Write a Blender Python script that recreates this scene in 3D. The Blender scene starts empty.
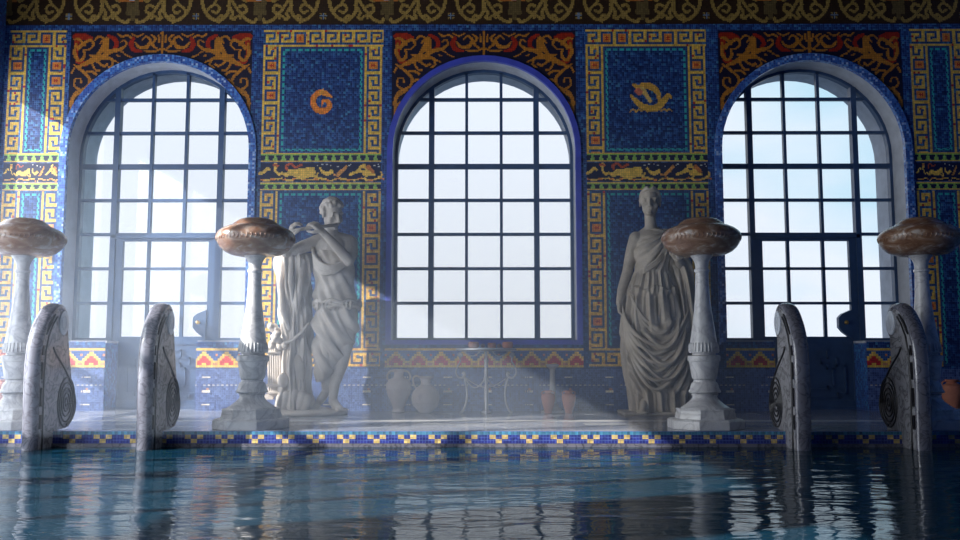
import bpy, bmesh, math, random
import numpy as np
from mathutils import Vector, Matrix
random.seed(7); RS = np.random.RandomState(7)
PI = math.pi
SC = bpy.context.scene
COL = SC.collection

# ------------------------------------------------------------------ object helpers
def link(name, mesh, mat=None, parent=None, loc=None):
    o = bpy.data.objects.new(name, mesh); COL.objects.link(o)
    for m in (mat if isinstance(mat, (list, tuple)) else [mat]):
        if m: mesh.materials.append(m)
    if parent: o.parent = parent
    if loc: o.location = loc
    return o
def empty(name, loc=(0,0,0), label=None, cat=None, group=None, kind=None, parent=None):
    o = bpy.data.objects.new(name, None); COL.objects.link(o); o.location = loc
    o.empty_display_size = .1
    return tag(o, label, cat, group, kind) if parent is None else par(o, parent)
def par(o, p): o.parent = p; return o
def tag(o, label=None, cat=None, group=None, kind=None):
    if label: o['label'] = label
    if cat: o['category'] = cat
    if group: o['group'] = group
    if kind: o['kind'] = kind
    return o

class MB:
    """collects closed shapes and links them as one mesh"""
    def __init__(s): s.v = []; s.f = []; s.mi = []; s.cur = 0
    def add(s, vs, fs):
        b = len(s.v); s.v += [tuple(v) for v in vs]
        s.f += [tuple(i + b for i in f) for f in fs]; s.mi += [s.cur] * len(fs); return s
    def box(s, x0, x1, y0, y1, z0, z1):
        vs = [(x,y,z) for x in (x0,x1) for y in (y0,y1) for z in (z0,z1)]
        return s.add(vs, [(0,1,3,2),(4,6,7,5),(0,4,5,1),(2,3,7,6),(0,2,6,4),(1,5,7,3)])
    def ball(s, c, r, sc=(1,1,1), rot=None, n=14, m=9):
        vs = []; c = Vector(c)
        for j in range(1, m):
            a = PI * j / m
            for i in range(n):
                b = 2*PI*i/n
                vs.append(Vector((math.sin(a)*math.cos(b), math.sin(a)*math.sin(b), math.cos(a))))
        vs += [Vector((0,0,1)), Vector((0,0,-1))]
        out = []
        for v in vs:
            w = Vector((v.x*sc[0], v.y*sc[1], v.z*sc[2])) * r
            if rot is not None: w = rot @ w
            out.append(c + w)
        fs = []
        for j in range(m-2):
            for i in range(n):
                a, b = j*n+i, j*n+(i+1) % n
                fs.append((a, a+n, b+n, b))
        t = (m-1)*n
        for i in range(n):
            fs.append((t, i, (i+1) % n)); fs.append((t+1, (m-2)*n+(i+1) % n, (m-2)*n+i))
        return s.add(out, fs)
    def tube(s, pts, rad, n=10, caps=True, flat=1.0, up=None):
        pts = [Vector(p) for p in pts]; u0 = up
        if not isinstance(rad, (list, tuple)): rad = [rad]*len(pts)
        vs = []; prev = None
        for k, p in enumerate(pts):
            t = (pts[min(k+1, len(pts)-1)] - pts[max(k-1, 0)])
            if t.length < 1e-9: t = Vector((0,0,1))
            t.normalize()
            if prev is None:
                u = t.orthogonal().normalized() if u0 is None else Vector(u0)
            else:
                u = prev - t*prev.dot(t)
                u = u.normalized() if u.length > 1e-6 else t.orthogonal().normalized()
            prev = u; w = t.cross(u)
            for i in range(n):
                a = 2*PI*i/n
                vs.append(p + (u*math.cos(a)*flat + w*math.sin(a))*rad[k])
        fs = []
        for k in range(len(pts)-1):
            for i in range(n):
                a, b = k*n+i, k*n+(i+1) % n
                fs.append((a, b, b+n, a+n))
        if caps:
            fs.append(tuple(reversed(range(n)))); e = (len(pts)-1)*n
            fs.append(tuple(e+i for i in range(n)))
        return s.add(vs, fs)
    def limb(s, pts, rad, n=14):
        s.tube(pts, rad, n)
        for p, r in zip(pts, rad): s.ball(p, r, n=n)
        return s
    def lathe(s, prof, n=40, c=(0,0,0), poly=None):
        vs = []
        for r, z in prof:
            for i in range(n):
                a = 2*PI*(i+.5)/n
                vs.append((c[0]+r*math.cos(a), c[1]+r*math.sin(a), c[2]+z))
        fs = []
        for k in range(len(prof)-1):
            for i in range(n):
                a, b = k*n+i, k*n+(i+1) % n
                fs.append((a, b, b+n, a+n))
        fs.append(tuple(reversed(range(n)))); e = (len(prof)-1)*n
        fs.append(tuple(e+i for i in range(n)))
        return s.add(vs, fs)
    def mesh(s, name, smooth=False):
        me = bpy.data.meshes.new(name); me.from_pydata(s.v, [], s.f)
        if any(s.mi): me.polygons.foreach_set('material_index', s.mi)
        bm = bmesh.new(); bm.from_mesh(me); bmesh.ops.recalc_face_normals(bm, faces=bm.faces); bm.to_mesh(me); bm.free()
        if smooth: me.polygons.foreach_set('use_smooth', [True]*len(me.polygons))
        me.update(); return me
    def build(s, name, mat, parent=None, smooth=False, loc=None, bevel=0, auto=False):
        o = link(name, s.mesh(name, smooth), mat, parent, loc)
        if auto: smooth_by_angle(o.data)
        if bevel:
            b = o.modifiers.new('bevel', 'BEVEL'); b.width = bevel; b.segments = 2; b.limit_method = 'ANGLE'
        return o
def smooth_by_angle(me, ang=.6):
    bm = bmesh.new(); bm.from_mesh(me)
    for f in bm.faces: f.smooth = True
    for e in bm.edges:
        if len(e.link_faces) != 2 or e.calc_face_angle(0) > ang: e.smooth = False
    bm.to_mesh(me); bm.free()

def sculpt(mb, name, voxel=.009, smooth=3):
    """fuse overlapping shapes into one continuous skin"""
    me = mb.mesh(name); o = bpy.data.objects.new('fuse', me); COL.objects.link(o)
    r = o.modifiers.new('r', 'REMESH'); r.mode = 'VOXEL'; r.voxel_size = voxel; r.adaptivity = 0
    if smooth:
        m = o.modifiers.new('s', 'SMOOTH'); m.factor = .5; m.iterations = smooth
    bpy.context.view_layer.update()
    out = bpy.data.meshes.new_from_object(o.evaluated_get(bpy.context.evaluated_depsgraph_get()))
    bpy.data.objects.remove(o); out.name = name
    out.polygons.foreach_set('use_smooth', [True]*len(out.polygons))
    return out

# ------------------------------------------------------------------ materials
class NT:
    def __init__(s, name):
        s.m = bpy.data.materials.new(name); s.m.use_nodes = True; s.t = s.m.node_tree; s.t.nodes.clear()
        s.out = s.n('ShaderNodeOutputMaterial')
    def n(s, k, **kw):
        x = s.t.nodes.new(k)
        for a, b in kw.items(): setattr(x, a, b)
        return x
    def l(s, a, b): s.t.links.new(a, b)
    def set(s, node, **kw):
        for k, v in kw.items():
            i = node.inputs[k.replace('_', ' ')]
            if isinstance(v, bpy.types.NodeSocket): s.l(v, i)
            else: i.default_value = (*v, 1) if isinstance(v, tuple) and len(v) == 3 and i.type == 'RGBA' else v
        return node
    def bsdf(s, **kw):
        b = s.n('ShaderNodeBsdfPrincipled'); s.set(b, **kw); s.l(b.outputs[0], s.out.inputs[0]); return b
    def coord(s, scale=(1,1,1), which='Object'):
        c = s.n('ShaderNodeTexCoord'); m = s.n('ShaderNodeMapping'); m.inputs['Scale'].default_value = scale
        s.l(c.outputs[which], m.inputs[0]); return m.outputs[0]
    def noise(s, vec, scale=5, detail=5, rough=.55, dist=0):
        x = s.n('ShaderNodeTexNoise'); s.l(vec, x.inputs['Vector'])
        x.inputs['Scale'].default_value = scale; x.inputs['Detail'].default_value = detail
        x.inputs['Roughness'].default_value = rough; x.inputs['Distortion'].default_value = dist; return x.outputs['Fac']
    def ramp(s, fac, stops):
        r = s.n('ShaderNodeValToRGB'); s.l(fac, r.inputs[0]); e = r.color_ramp.elements
        while len(e) < len(stops): e.new(.5)
        for x, (p, c) in zip(e, stops): x.position = p; x.color = (*c, 1)
        return r.outputs[0]
    def math(s, op, a, b=None):
        m = s.n('ShaderNodeMath', operation=op)
        for i, v in enumerate((a, b)):
            if v is None: continue
            if isinstance(v, bpy.types.NodeSocket): s.l(v, m.inputs[i])
            else: m.inputs[i].default_value = v
        return m.outputs[0]
    def mix(s, fac, a, b):
        m = s.n('ShaderNodeMix', data_type='RGBA')
        for i, v in ((0, fac), (6, a), (7, b)):
            if isinstance(v, bpy.types.NodeSocket): s.l(v, m.inputs[i])
            else: m.inputs[i].default_value = (*v, 1) if isinstance(v, tuple) else v
        return m.outputs[2]
    def bump(s, h, strength=.3, dist=.01):
        b = s.n('ShaderNodeBump'); s.l(h, b.inputs['Height']); b.inputs['Strength'].default_value = strength
        b.inputs['Distance'].default_value = dist; return b.outputs[0]
    def grid(s, step, axes='XZ', line=.13):
        c = s.n('ShaderNodeTexCoord'); sp = s.n('ShaderNodeSeparateXYZ'); s.l(c.outputs['Object'], sp.inputs[0])
        r = None
        for a in axes:
            q = s.math('FRACT', s.math('DIVIDE', sp.outputs[a], step))
            g = s.math('LESS_THAN', q, line); r = g if r is None else s.math('MAXIMUM', r, g)
        return r
    def cells(s, step, axes='XZ'):
        c = s.n('ShaderNodeTexCoord'); sp = s.n('ShaderNodeSeparateXYZ'); s.l(c.outputs['Object'], sp.inputs[0])
        cb = s.n('ShaderNodeCombineXYZ')
        for a in 'XYZ':
            if a in axes: s.l(s.math('FLOOR', s.math('DIVIDE', sp.outputs[a], step)), cb.inputs[a])
        w = s.n('ShaderNodeTexWhiteNoise'); s.l(cb.outputs[0], w.inputs[0]); return w.outputs['Value']

TS = .0225
def mosaic_attr_mat(name):
    t = NT(name); a = t.n('ShaderNodeAttribute'); a.attribute_name = 'tessera'
    g = t.grid(TS, 'XZ', .16); c = t.cells(TS, 'XZ')
    hv = t.n('ShaderNodeHueSaturation'); t.l(a.outputs['Color'], hv.inputs['Color'])
    t.l(t.math('ADD', t.math('MULTIPLY', c, .40), .80), hv.inputs['Value'])
    gm = t.n('ShaderNodeVectorMath', operation='MULTIPLY_ADD'); t.l(hv.outputs[0], gm.inputs[0]); gm.inputs[1].default_value = (.5,.5,.5)
    sb = t.n('ShaderNodeSeparateColor'); t.l(a.outputs['Color'], sb.inputs[0])
    kb = t.n('ShaderNodeMapRange'); t.l(sb.outputs[2], kb.inputs[0]); kb.inputs[1].default_value = .08; kb.inputs[2].default_value = .22
    gs = t.n('ShaderNodeVectorMath', operation='SCALE'); gs.inputs[0].default_value = (.10,.155,.33); t.l(kb.outputs[0], gs.inputs['Scale']); t.l(gs.outputs[0], gm.inputs[2])
    col = t.mix(t.math('MULTIPLY', g, .8), hv.outputs[0], gm.outputs[0])
    h = t.math('SUBTRACT', t.math('MULTIPLY', c, .5), t.math('MULTIPLY', g, .8))
    t.bsdf(Base_Color=col, Roughness=.45, Specular_IOR_Level=.35, Normal=t.bump(h, .25, .003)); return t.m
def blue_tile_mat(name, axes, stops, rough=.3, step=TS, grout=(.2,.24,.36)):
    t = NT(name); g = t.grid(step, axes, .16); c = t.cells(step, axes)
    col = t.mix(t.math('MULTIPLY', g, .45), t.ramp(c, stops), grout)
    t.bsdf(Base_Color=col, Roughness=rough); return t.m
BLUES = [(0,(.012,.04,.20)),(.4,(.02,.08,.36)),(.75,(.03,.15,.5)),(1,(.06,.32,.6))]
def marble_mat(name, base, vein, scale=6, rough=.3, vscale=3, amount=.5, bump=.1, coat=0):
    t = NT(name); v = t.coord()
    n1 = t.noise(v, scale, 8, .6, .6)
    w = t.n('ShaderNodeTexNoise'); t.l(v, w.inputs['Vector']); w.inputs['Scale'].default_value = vscale
    w.inputs['Detail'].default_value = 7; w.inputs['Distortion'].default_value = 1.6
    ridge = t.math('ABSOLUTE', t.math('SUBTRACT', w.outputs['Fac'], .5))
    vein_f = t.ramp(ridge, [(0, (1,1,1)), (.018, (.45,.45,.45)), (.07, (0,0,0))])
    b = t.ramp(n1, [(.25, tuple(x*.72 for x in base)), (.7, base)])
    col = t.mix(t.math('MULTIPLY', vein_f, amount), b, vein)
    t.bsdf(Base_Color=col, Roughness=rough, Normal=t.bump(n1, bump, .01), Coat_Weight=coat); return t.m
def stone_mat(name, a, b, scale=5, rough=.7, bump=.35):
    t = NT(name); v = t.coord(); n1 = t.noise(v, scale, 9, .65, .3); n2 = t.noise(v, scale*9, 4, .7)
    col = t.mix(t.math('MULTIPLY', n2, .35), t.ramp(n1, [(.3, a), (.62, b)]), tuple(x*.55 for x in a))
    t.bsdf(Base_Color=col, Roughness=rough, Normal=t.bump(n2, bump, .006)); return t.m
def plain(name, c, rough=.5, metal=0, var=.15, scale=8):
    t = NT(name); n1 = t.noise(t.coord(), scale, 5)
    col = t.ramp(n1, [(.3, tuple(x*(1-var) for x in c)), (.7, tuple(min(1, x*(1+var)) for x in c))])
    t.bsdf(Base_Color=col, Roughness=rough, Metallic=metal); return t.m

M = {}
M['mosaic'] = mosaic_attr_mat('mosaic_wall')
M['plaster'] = plain('pale_plaster', (.50,.52,.58), .7)
M['frame'] = plain('painted_blue_frame', (.04,.085,.19), .38)
M['ring'] = plain('lilac_blue_casing', (.06,.08,.50), .4)
M['ringtile'] = blue_tile_mat('blue_tile_casing', 'XYZ', [(0,(.012,.04,.25)),(.5,(.03,.12,.48)),(.85,(.10,.3,.7)),(1,(.5,.6,.8))])
M['marble_lamp'] = marble_mat('white_marble', (.66,.66,.68), (.20,.20,.25), 5, .32, 4, .55)
M['marble_rail'] = marble_mat('grey_veined_marble', (.19,.19,.235), (.03,.03,.04), 9, .2, 9, .8, .08, .35)
M['marble_slab'] = marble_mat('grey_veined_slab', (.36,.36,.39), (.04,.04,.05), 9, .22, 7, .8, .08, .3)
M['rail_line'] = plain('dark_carved_line', (.012,.012,.016), .3)
M['polished'] = plain('polished_pale_marble', (.62,.66,.74), .1)  # pale bluish base paints the sky's reflection into the scroll disc
M['statue'] = stone_mat('weathered_marble', (.40,.36,.33), (.66,.61,.57), 4, .62)
M['statue_b'] = stone_mat('weathered_marble_warm', (.30,.255,.21), (.56,.50,.43), 4, .62)
M['clay'] = stone_mat('pale_clay', (.40,.34,.33), (.52,.46,.45), 8, .75)
M['terracotta'] = stone_mat('terracotta', (.42,.15,.10), (.58,.24,.16), 8, .7)
M['berry'] = plain('dark_fruit', (.10,.03,.05), .4)
M['iron'] = plain('brushed_iron', (.45,.45,.48), .35, .85)
M['column'] = stone_mat('grey_stone', (.35,.34,.36), (.5,.49,.5), 8, .6)
M['gold'] = plain('brass', (.8,.5,.15), .3, .9)
M['left'] = blue_tile_mat('blue_tile_side', 'YZ', BLUES)
M['pool'] = blue_tile_mat('pool_tile', 'XYZ', [(0,(.05,.22,.28)),(.5,(.07,.30,.36)),(1,(.12,.40,.44))], .4, .045, (.03,.09,.13))
M['ceil'] = plain('dark_gilded_plaster', (.06,.035,.015), .5)

def alabaster():
    t = NT('alabaster'); v = t.coord((1,1,2.2)); a = t.noise(v, 6, 9, .62, 1.4); b = t.noise(v, 34, 5, .7, .5)
    col = t.ramp(a, [(.3,(.11,.05,.03)),(.45,(.22,.115,.07)),(.56,(.33,.22,.155)),(.68,(.60,.55,.52))])
    col = t.mix(t.math('MULTIPLY', b, .5), col, (.20,.10,.06))
    t.bsdf(Base_Color=col, Roughness=.25, Normal=t.bump(b, .35, .008), Coat_Weight=.2, Subsurface_Weight=.15, Subsurface_Radius=(.05,.02,.01)); return t.m
M['alabaster'] = alabaster()

def glass_mat():
    t = NT('window_glass'); tr = t.n('ShaderNodeBsdfTransparent'); gl = t.n('ShaderNodeBsdfGlossy')
    tr.inputs[0].default_value = (.97,.985,1,1); gl.inputs['Roughness'].default_value = .02
    f = t.n('ShaderNodeFresnel'); f.inputs[0].default_value = 1.35
    m = t.n('ShaderNodeMixShader'); t.l(f.outputs[0], m.inputs[0]); t.l(tr.outputs[0], m.inputs[1]); t.l(gl.outputs[0], m.inputs[2])
    t.l(m.outputs[0], t.out.inputs[0]); return t.m
M['glass'] = glass_mat()

def water_mat():
    t = NT('pool_water'); tr = t.n('ShaderNodeBsdfTransparent'); gl = t.n('ShaderNodeBsdfGlossy')
    tr.inputs[0].default_value = (.66,.84,.87,1); gl.inputs['Roughness'].default_value = .03
    v = t.coord((1.0, 2.6, 1)); a = t.noise(v, 1.7, 3, .5, .6); b = t.noise(v, 7, 3, .5, .4)
    h = t.math('ADD', a, t.math('MULTIPLY', b, .16))
    nb = t.bump(h, 1.0, .012); t.l(nb, gl.inputs['Normal'])
    f = t.n('ShaderNodeFresnel'); f.inputs[0].default_value = 1.33; t.l(nb, f.inputs['Normal'])
    df = t.n('ShaderNodeBsdfDiffuse'); df.inputs[0].default_value = (.010,.060,.105,1)
    tm = t.n('ShaderNodeMixShader'); tm.inputs[0].default_value = .6; t.l(tr.outputs[0], tm.inputs[1]); t.l(df.outputs[0], tm.inputs[2])
    m = t.n('ShaderNodeMixShader'); t.l(f.outputs[0], m.inputs[0]); t.l(tm.outputs[0], m.inputs[1]); t.l(gl.outputs[0], m.inputs[2])
    t.l(m.outputs[0], t.out.inputs[0]); return t.m
M['water'] = water_mat()

def deck_mat():
    t = NT('deck_marble'); v = t.coord((1, 1, 1)); n1 = t.noise(v, 2.2, 8, .6, 1.2); n2 = t.noise(v, 14, 5, .6)
    col = t.ramp(n1, [(.3,(.17,.19,.26)),(.5,(.30,.33,.40)),(.68,(.46,.48,.54))])
    c = t.n('ShaderNodeTexCoord'); sp = t.n('ShaderNodeSeparateXYZ'); t.l(c.outputs['Object'], sp.inputs[0])
    def band(y0, y1): return t.math('MULTIPLY', t.math('GREATER_THAN', sp.outputs['Y'], y0), t.math('LESS_THAN', sp.outputs['Y'], y1))
    col = t.mix(band(7.42, 7.60), col, (.68,.70,.74))
    dash = t.math('MULTIPLY', band(7.05, 7.25), t.math('GREATER_THAN', t.math('FRACT', t.math('DIVIDE', sp.outputs['X'], 1.3)), .62))
    chk = t.n('ShaderNodeTexChecker'); t.l(c.outputs['Object'], chk.inputs[0]); chk.inputs['Scale'].default_value = 22
    chk.inputs['Color1'].default_value = (.6,.62,.62,1); chk.inputs['Color2'].default_value = (.2,.23,.3,1)
    col = t.mix(dash, col, chk.outputs[0])
    g = t.grid(.62, 'XY', .012); col = t.mix(t.math('MULTIPLY', g, .5), col, (.12,.13,.18))
    t.bsdf(Base_Color=col, Roughness=.16, Normal=t.bump(n2, .08, .004)); return t.m
M['deck'] = deck_mat()

# ------------------------------------------------------------------ sizes of the place (metres, deck top z=0, camera over the pool at the origin)
WY0, WY1, FY = 8.80, 9.50, 9.12       # front and outer face of the window wall, plane of the window frames
XL, XR = -4.95, 5.04
ZC = 4.55
BAYS = (-3.32, 0.0, 3.345)
R, SPR, SILL = .94, 2.63, .69
DOORH = .455
EDGE = 6.50
WZ = -.112

# ------------------------------------------------------------------ mosaic of the window wall
CS = TS/2
nx = int(round((XR-XL)/CS)); nz = int(round(ZC/CS))
xc = XL + (np.arange(nx)+.5)*CS; zc = (np.arange(nz)+.5)*CS
XX, ZZ = np.meshgrid(xc, zc)
IMG = np.zeros((nz, nx, 3))
rnd = RS.rand(nz//2+2, nx//2+2)
TR = rnd[np.minimum(np.arange(nz)//2, rnd.shape[0]-1)][:, np.minimum(np.arange(nx)//2, rnd.shape[1]-1)]
def pal(stops, t):
    xs = [s[0] for s in stops]; return np.stack([np.interp(t, xs, [s[1][k] for s in stops]) for k in range(3)], -1)
NAVY=(.008,.010,.055); GOLD=(.88,.56,.09); ORNG=(.80,.27,.05); RED=(.52,.035,.025); TEAL=(.02,.42,.36); GREEN=(.30,.55,.10); DK=(.012,.02,.07)
KEYB=(.012,.045,.16); SPOR=(.50,.19,.022); SPRED=(.36,.022,.008); FRG=(.36,.23,.06); FRB=(.035,.017,.008); WHITE=(.6,.6,.5)
BLUEW = [(0,(.005,.020,.11)),(.6,(.008,.042,.19)),(.93,(.018,.10,.30)),(1,(.05,.22,.36))]
IMG[:] = pal(BLUEW, TR)
lo = ZZ < .42
IMG[lo] = pal([(0,(.03,.05,.17)),(.6,(.06,.10,.27)),(1,(.10,.16,.36))], TR)[lo]
def rect(x0, x1, z0, z1, c):
    m = (XX > x0) & (XX < x1) & (ZZ > z0) & (ZZ < z1)
    IMG[m] = c; return m
def stroke(pts, rad, c, step=CS):
    """paint a tapering brush stroke through pts"""
    if not isinstance(rad, (list, tuple)): rad = [rad]*len(pts)
    for (a, b), (ra, rb) in zip(zip(pts[:-1], pts[1:]), zip(rad[:-1], rad[1:])):
        rm = max(ra, rb)+CS
        i0 = max(0, int((min(a[0], b[0])-rm-XL)/CS)); i1 = min(nx, int((max(a[0], b[0])+rm-XL)/CS)+2)
        j0 = max(0, int((min(a[1], b[1])-rm)/CS)); j1 = min(nz, int((max(a[1], b[1])+rm)/CS)+2)
        if i0 >= i1 or j0 >= j1: continue
        X = XX[j0:j1, i0:i1]; Z = ZZ[j0:j1, i0:i1]
        dx, dz = b[0]-a[0], b[1]-a[1]; L = dx*dx+dz*dz+1e-12
        t = np.clip(((X-a[0])*dx+(Z-a[1])*dz)/L, 0, 1)
        d = np.hypot(X-a[0]-t*dx, Z-a[1]-t*dz)
        IMG[j0:j1, i0:i1][d < ra+(rb-ra)*t] = c
def smooth_pts(p, n=6):
    out = []
    for k in range(len(p)-1):
        p0, p1, p2, p3 = p[max(k-1,0)], p[k], p[k+1], p[min(k+2, len(p)-1)]
        for i in range(n):
            t = i/n
            out.append(tuple(.5*((2*p1[d])+(p2[d]-p0[d])*t+(2*p0[d]-5*p1[d]+4*p2[d]-p3[d])*t*t+(3*p1[d]-p0[d]-3*p2[d]+p3[d])*t**3) for d in range(len(p1))))
    out.append(tuple(p[-1])); return out
def spiral(cx, cz, r0, turns, start, sgn=1, r1=.15):
    return [(cx+r0*(1-(1-r1)*k/24)*math.cos(start+sgn*turns*2*PI*k/24), cz+r0*(1-(1-r1)*k/24)*math.sin(start+sgn*turns*2*PI*k/24)) for k in range(25)]
def sk(o, s, mir=1):
    """local sketch: u right, v down, in centimetres from corner o"""
    return lambda *p: [(o[0]+mir*u*s, o[1]-v*s) for u, v in p]

def key_cell(row, c, ring):
    """one half-tessera of the running key: B where the blue line passes"""
    if ring:
        if row >= 11 or not 2 <= c <= 13: return 'Y'
        if row < 2 or row > 8 or c < 4 or c > 11: return 'B'
        if 4 <= row <= 6 and 6 <= c <= 9: return 'R' if (row+c) % 2 or row == 5 else 'O'
        return 'O'
    if 12 <= c <= 13: return 'B'
    if row < 2: return 'B' if 2 <= c <= 13 else 'Y'
    if row >= 11: return 'Y'
    if 2 <= c <= 3: return 'B'
    if row >= 9: return 'B' if c <= 8 and c >= 2 else 'Y'
    if 5 <= row <= 8 and 7 <= c <= 8: return 'B'
    if 5 <= row <= 6 and c == 9: return 'B'
    return 'Y'
def meander(x0, z1, length, vert=True, flip=False, seed=0):
    """a band sixteen half-tesserae wide; x0,z1 its upper left corner"""
    rr = random.Random(seed); n = int(round(length/CS)); ring = [rr.random() < .12 for _ in range(40)]; ring[0] = False; ring[2] = True
    j0 = int(round(z1/CS))-1; i0 = int(round((x0-XL)/CS))
    var = {}
    for a in range(n):
        unit, row = divmod(a, 14)
        for b in range(16):
            ch = key_cell(row, 15-b if flip else b, ring[unit])
            c = {'Y': GOLD, 'B': KEYB, 'O': ORNG, 'R': RED}[ch]
            q = var.setdefault((a//2, b//2), rr.random())
            if ch == 'Y':
                if q < .035: c = RED
                elif q < .25: c = (.80*(.8+q), .44*(.8+q), .08)
            if ch == 'B' and q < .15: c = (.02,.14,.3)
            jj, ii = (j0-a, i0+b) if vert else (j0-b, i0+a)
            if 0 <= jj < nz and 0 <= ii < nx: IMG[jj, ii] = c
def snap(v): return round(v/TS)*TS
def dash_line(x0, x1, z0, z1, c1, c2):
    m = (XX > x0) & (XX < x1) & (ZZ > z0) & (ZZ < z1)
    h = (np.floor(XX/TS)+np.floor(ZZ/TS)) % 3
    IMG[m & (h < 2)] = c1; IMG[m & (h >= 2)] = c2
def trap_strip(x0, x1, z0, z1):
    rect(x0, x1, z0, z1, GOLD); rect(x0, x1, z0+.012, z1-.012, GREEN)
    m = (XX > x0) & (XX < x1) & (ZZ > z0+.012) & (ZZ < z1-.024)
    ph = np.abs(((XX/.085) % 1)-.5); hh = (ZZ-z0-.012)/(z1-z0-.036)
    IMG[m & (ph < .18+.2*hh) & (hh > .1)] = NAVY
def creatures(x0, x1, zt, zb):
    rect(x0, x1, zb, zt, NAVY)
    s = .01/6.45*1.0
    w = x1-x0; S = w/770.0; f = lambda *p: [(x0+(u-65)*S, zt-(v-80)*(zt-zb)/124.0) for u, v in p]
    q = lambda *r: [a*S for a in r]
    stroke(smooth_pts(f((65,150),(90,140),(110,118),(125,125))), 9*S, GOLD)
    stroke(smooth_pts(f((165,92),(162,130),(185,160),(205,150),(235,165),(262,140),(300,150),(345,150),(395,140))), .0, GOLD)
    P = f((165,92),(162,130),(185,158),(205,148),(235,162),(262,140),(300,148),(345,150),(385,140),(400,120))
    stroke(P, q(12,7,7,8,12,20,28,34,32,12), GOLD)
    stroke(f((400,165),(425,170),(432,148)), q(9,8,5), GOLD)
    stroke(smooth_pts(f((235,122),(232,98),(262,90),(290,108),(325,95))), 8*S, (.55,.10,.03))
    stroke(f((150,95),(178,100)), 7*S, (.55,.10,.03))
    stroke(smooth_pts(f((448,118),(465,140),(490,152),(520,138))), q(*([7]*6+[11]*6+[13]*7)), GOLD)
    stroke(smooth_pts(f((535,158),(555,162),(575,145),(600,120),(610,108))), q(*([6]*8+[12]*8+[10]*9)), (.75,.33,.07))
    stroke(f((635,158),(680,140),(720,118),(740,140),(790,160)), q(8,10,22,30,8), GOLD)
    stroke(f((705,105),(725,95)), 9*S, GOLD); stroke(f((752,110),(785,140)), q(14,10), (.62,.2,.05))
    stroke(f((715,122),(728,126)), 7*S, NAVY)
    stroke(smooth_pts(f((815,175),(838,168),(835,140))), 6*S, GOLD)
    for k in range(34):
        u = 70+k*23.0; v = 188+6*math.sin(k*1.1)
        stroke(f((u,v),(u+20,v+4*math.cos(k*1.7))), q(5+3*math.sin(k*.9), 6), GOLD if k % 3 else ORNG)
    for (u,v) in ((430,100),(460,92),(490,90),(515,98),(560,105),(630,100),(640,90),(790,100),(820,105),(815,92)): stroke(f((u,v),(u+1,v)), 5*S, WHITE)

Z_TOP, Z_UP0, Z_ST1, Z_BD1, Z_BD0, Z_ST0, Z_LOW0 = 3.895, 2.60, 2.595, 2.505, 2.295, 2.215, .44
def pillar_panel(cx, half, which):
    x0, x1 = cx-half, cx+half; W8 = 8*TS
    for (zt, zb, top) in ((Z_TOP, Z_UP0, True), (Z_ST0-.012, Z_LOW0, False)):
        n = (zt-zb)
        meander(x0, zt, n, True, False, 11+which*5+top); meander(x1-W8, zt, n, True, True, 12+which*5+top)
        if top: meander(x0, zt, x1-x0, False, False, 30+which)
        elif half > .4: meander(x0, zb+W8, x1-x0, False, True, 31+which)
        a, b = x0+W8+TS, x1-W8-TS; t = zt-(W8+TS if top else TS); d = zb+(TS if top or half < .4 else W8+TS)
        rect(a-TS, b+TS, d-TS*(1 if not top else 0), t+TS, KEYB)
        m = (XX > a+TS) & (XX < b-TS) & (ZZ > d) & (ZZ < t-TS); IMG[m] = pal(BLUEW, TR)[m]*.85
        dash_line(a, a+TS, d, t, TEAL, KEYB); dash_line(b-TS, b, d, t, TEAL, KEYB); dash_line(a, b, t-TS, t, TEAL, KEYB)
        if top: dash_line(a, b, d, d+TS, TEAL, KEYB)
    trap_strip(x0, x1, Z_BD1, Z_ST1); trap_strip(x0, x1, Z_ST0, Z_BD0)
    creatures(x0, x1, Z_BD1-.006, Z_BD0+.006)
for cx, h, w in ((-1.661,.617,0),(1.661,.617,1)): pillar_panel(cx, h, w)
for sx, w in ((-1, 2), (1, 3)):
    pillar_panel(-4.60 if sx < 0 else 4.67, .29, w)
# curled emblem on the left pier, boat emblem on the right one
f = sk((-1.661-.11, 3.265), .01)
stroke(smooth_pts(f((9,3),(4,7),(2,13),(5,20),(11,23),(17,21),(19,16),(16,12),(12,13),(11,17))), [.028+.012*math.sin(k/54*PI)-.00035*k for k in range(55)], (.85,.25,.04))
stroke(f((9,3),(14,4),(21,8)), [.022,.03,.012], (.85,.30,.05)); stroke(f((12,0),(10,4)), [.008,.02], (.85,.36,.06))
f = sk((1.661-.16, 3.32), .01)
stroke(smooth_pts(f((1,13),(5,18),(12,24),(20,26),(27,25),(33,19),(38,13),(41,14))), [.016+.022*math.sin(k/42*PI) for k in range(43)], (.75,.42,.07))
stroke(smooth_pts(f((3,1),(9,4),(14,2),(22,4),(28,10),(29,18))), [.008+.028*math.sin((k+2)/34*PI) for k in range(31)], (.75,.40,.07))
stroke(f((12,6),(16,12),(20,18)), [.03,.02,.02], (.78,.5,.12)); stroke(f((8,8),(9,9)), .035, (.75,.2,.1))
for u in (2, 8, 20, 34, 39): stroke(smooth_pts(f((u-3,28+(u%3)),(u,27),(u+3,29))), .007, (.75,.42,.07))
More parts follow.
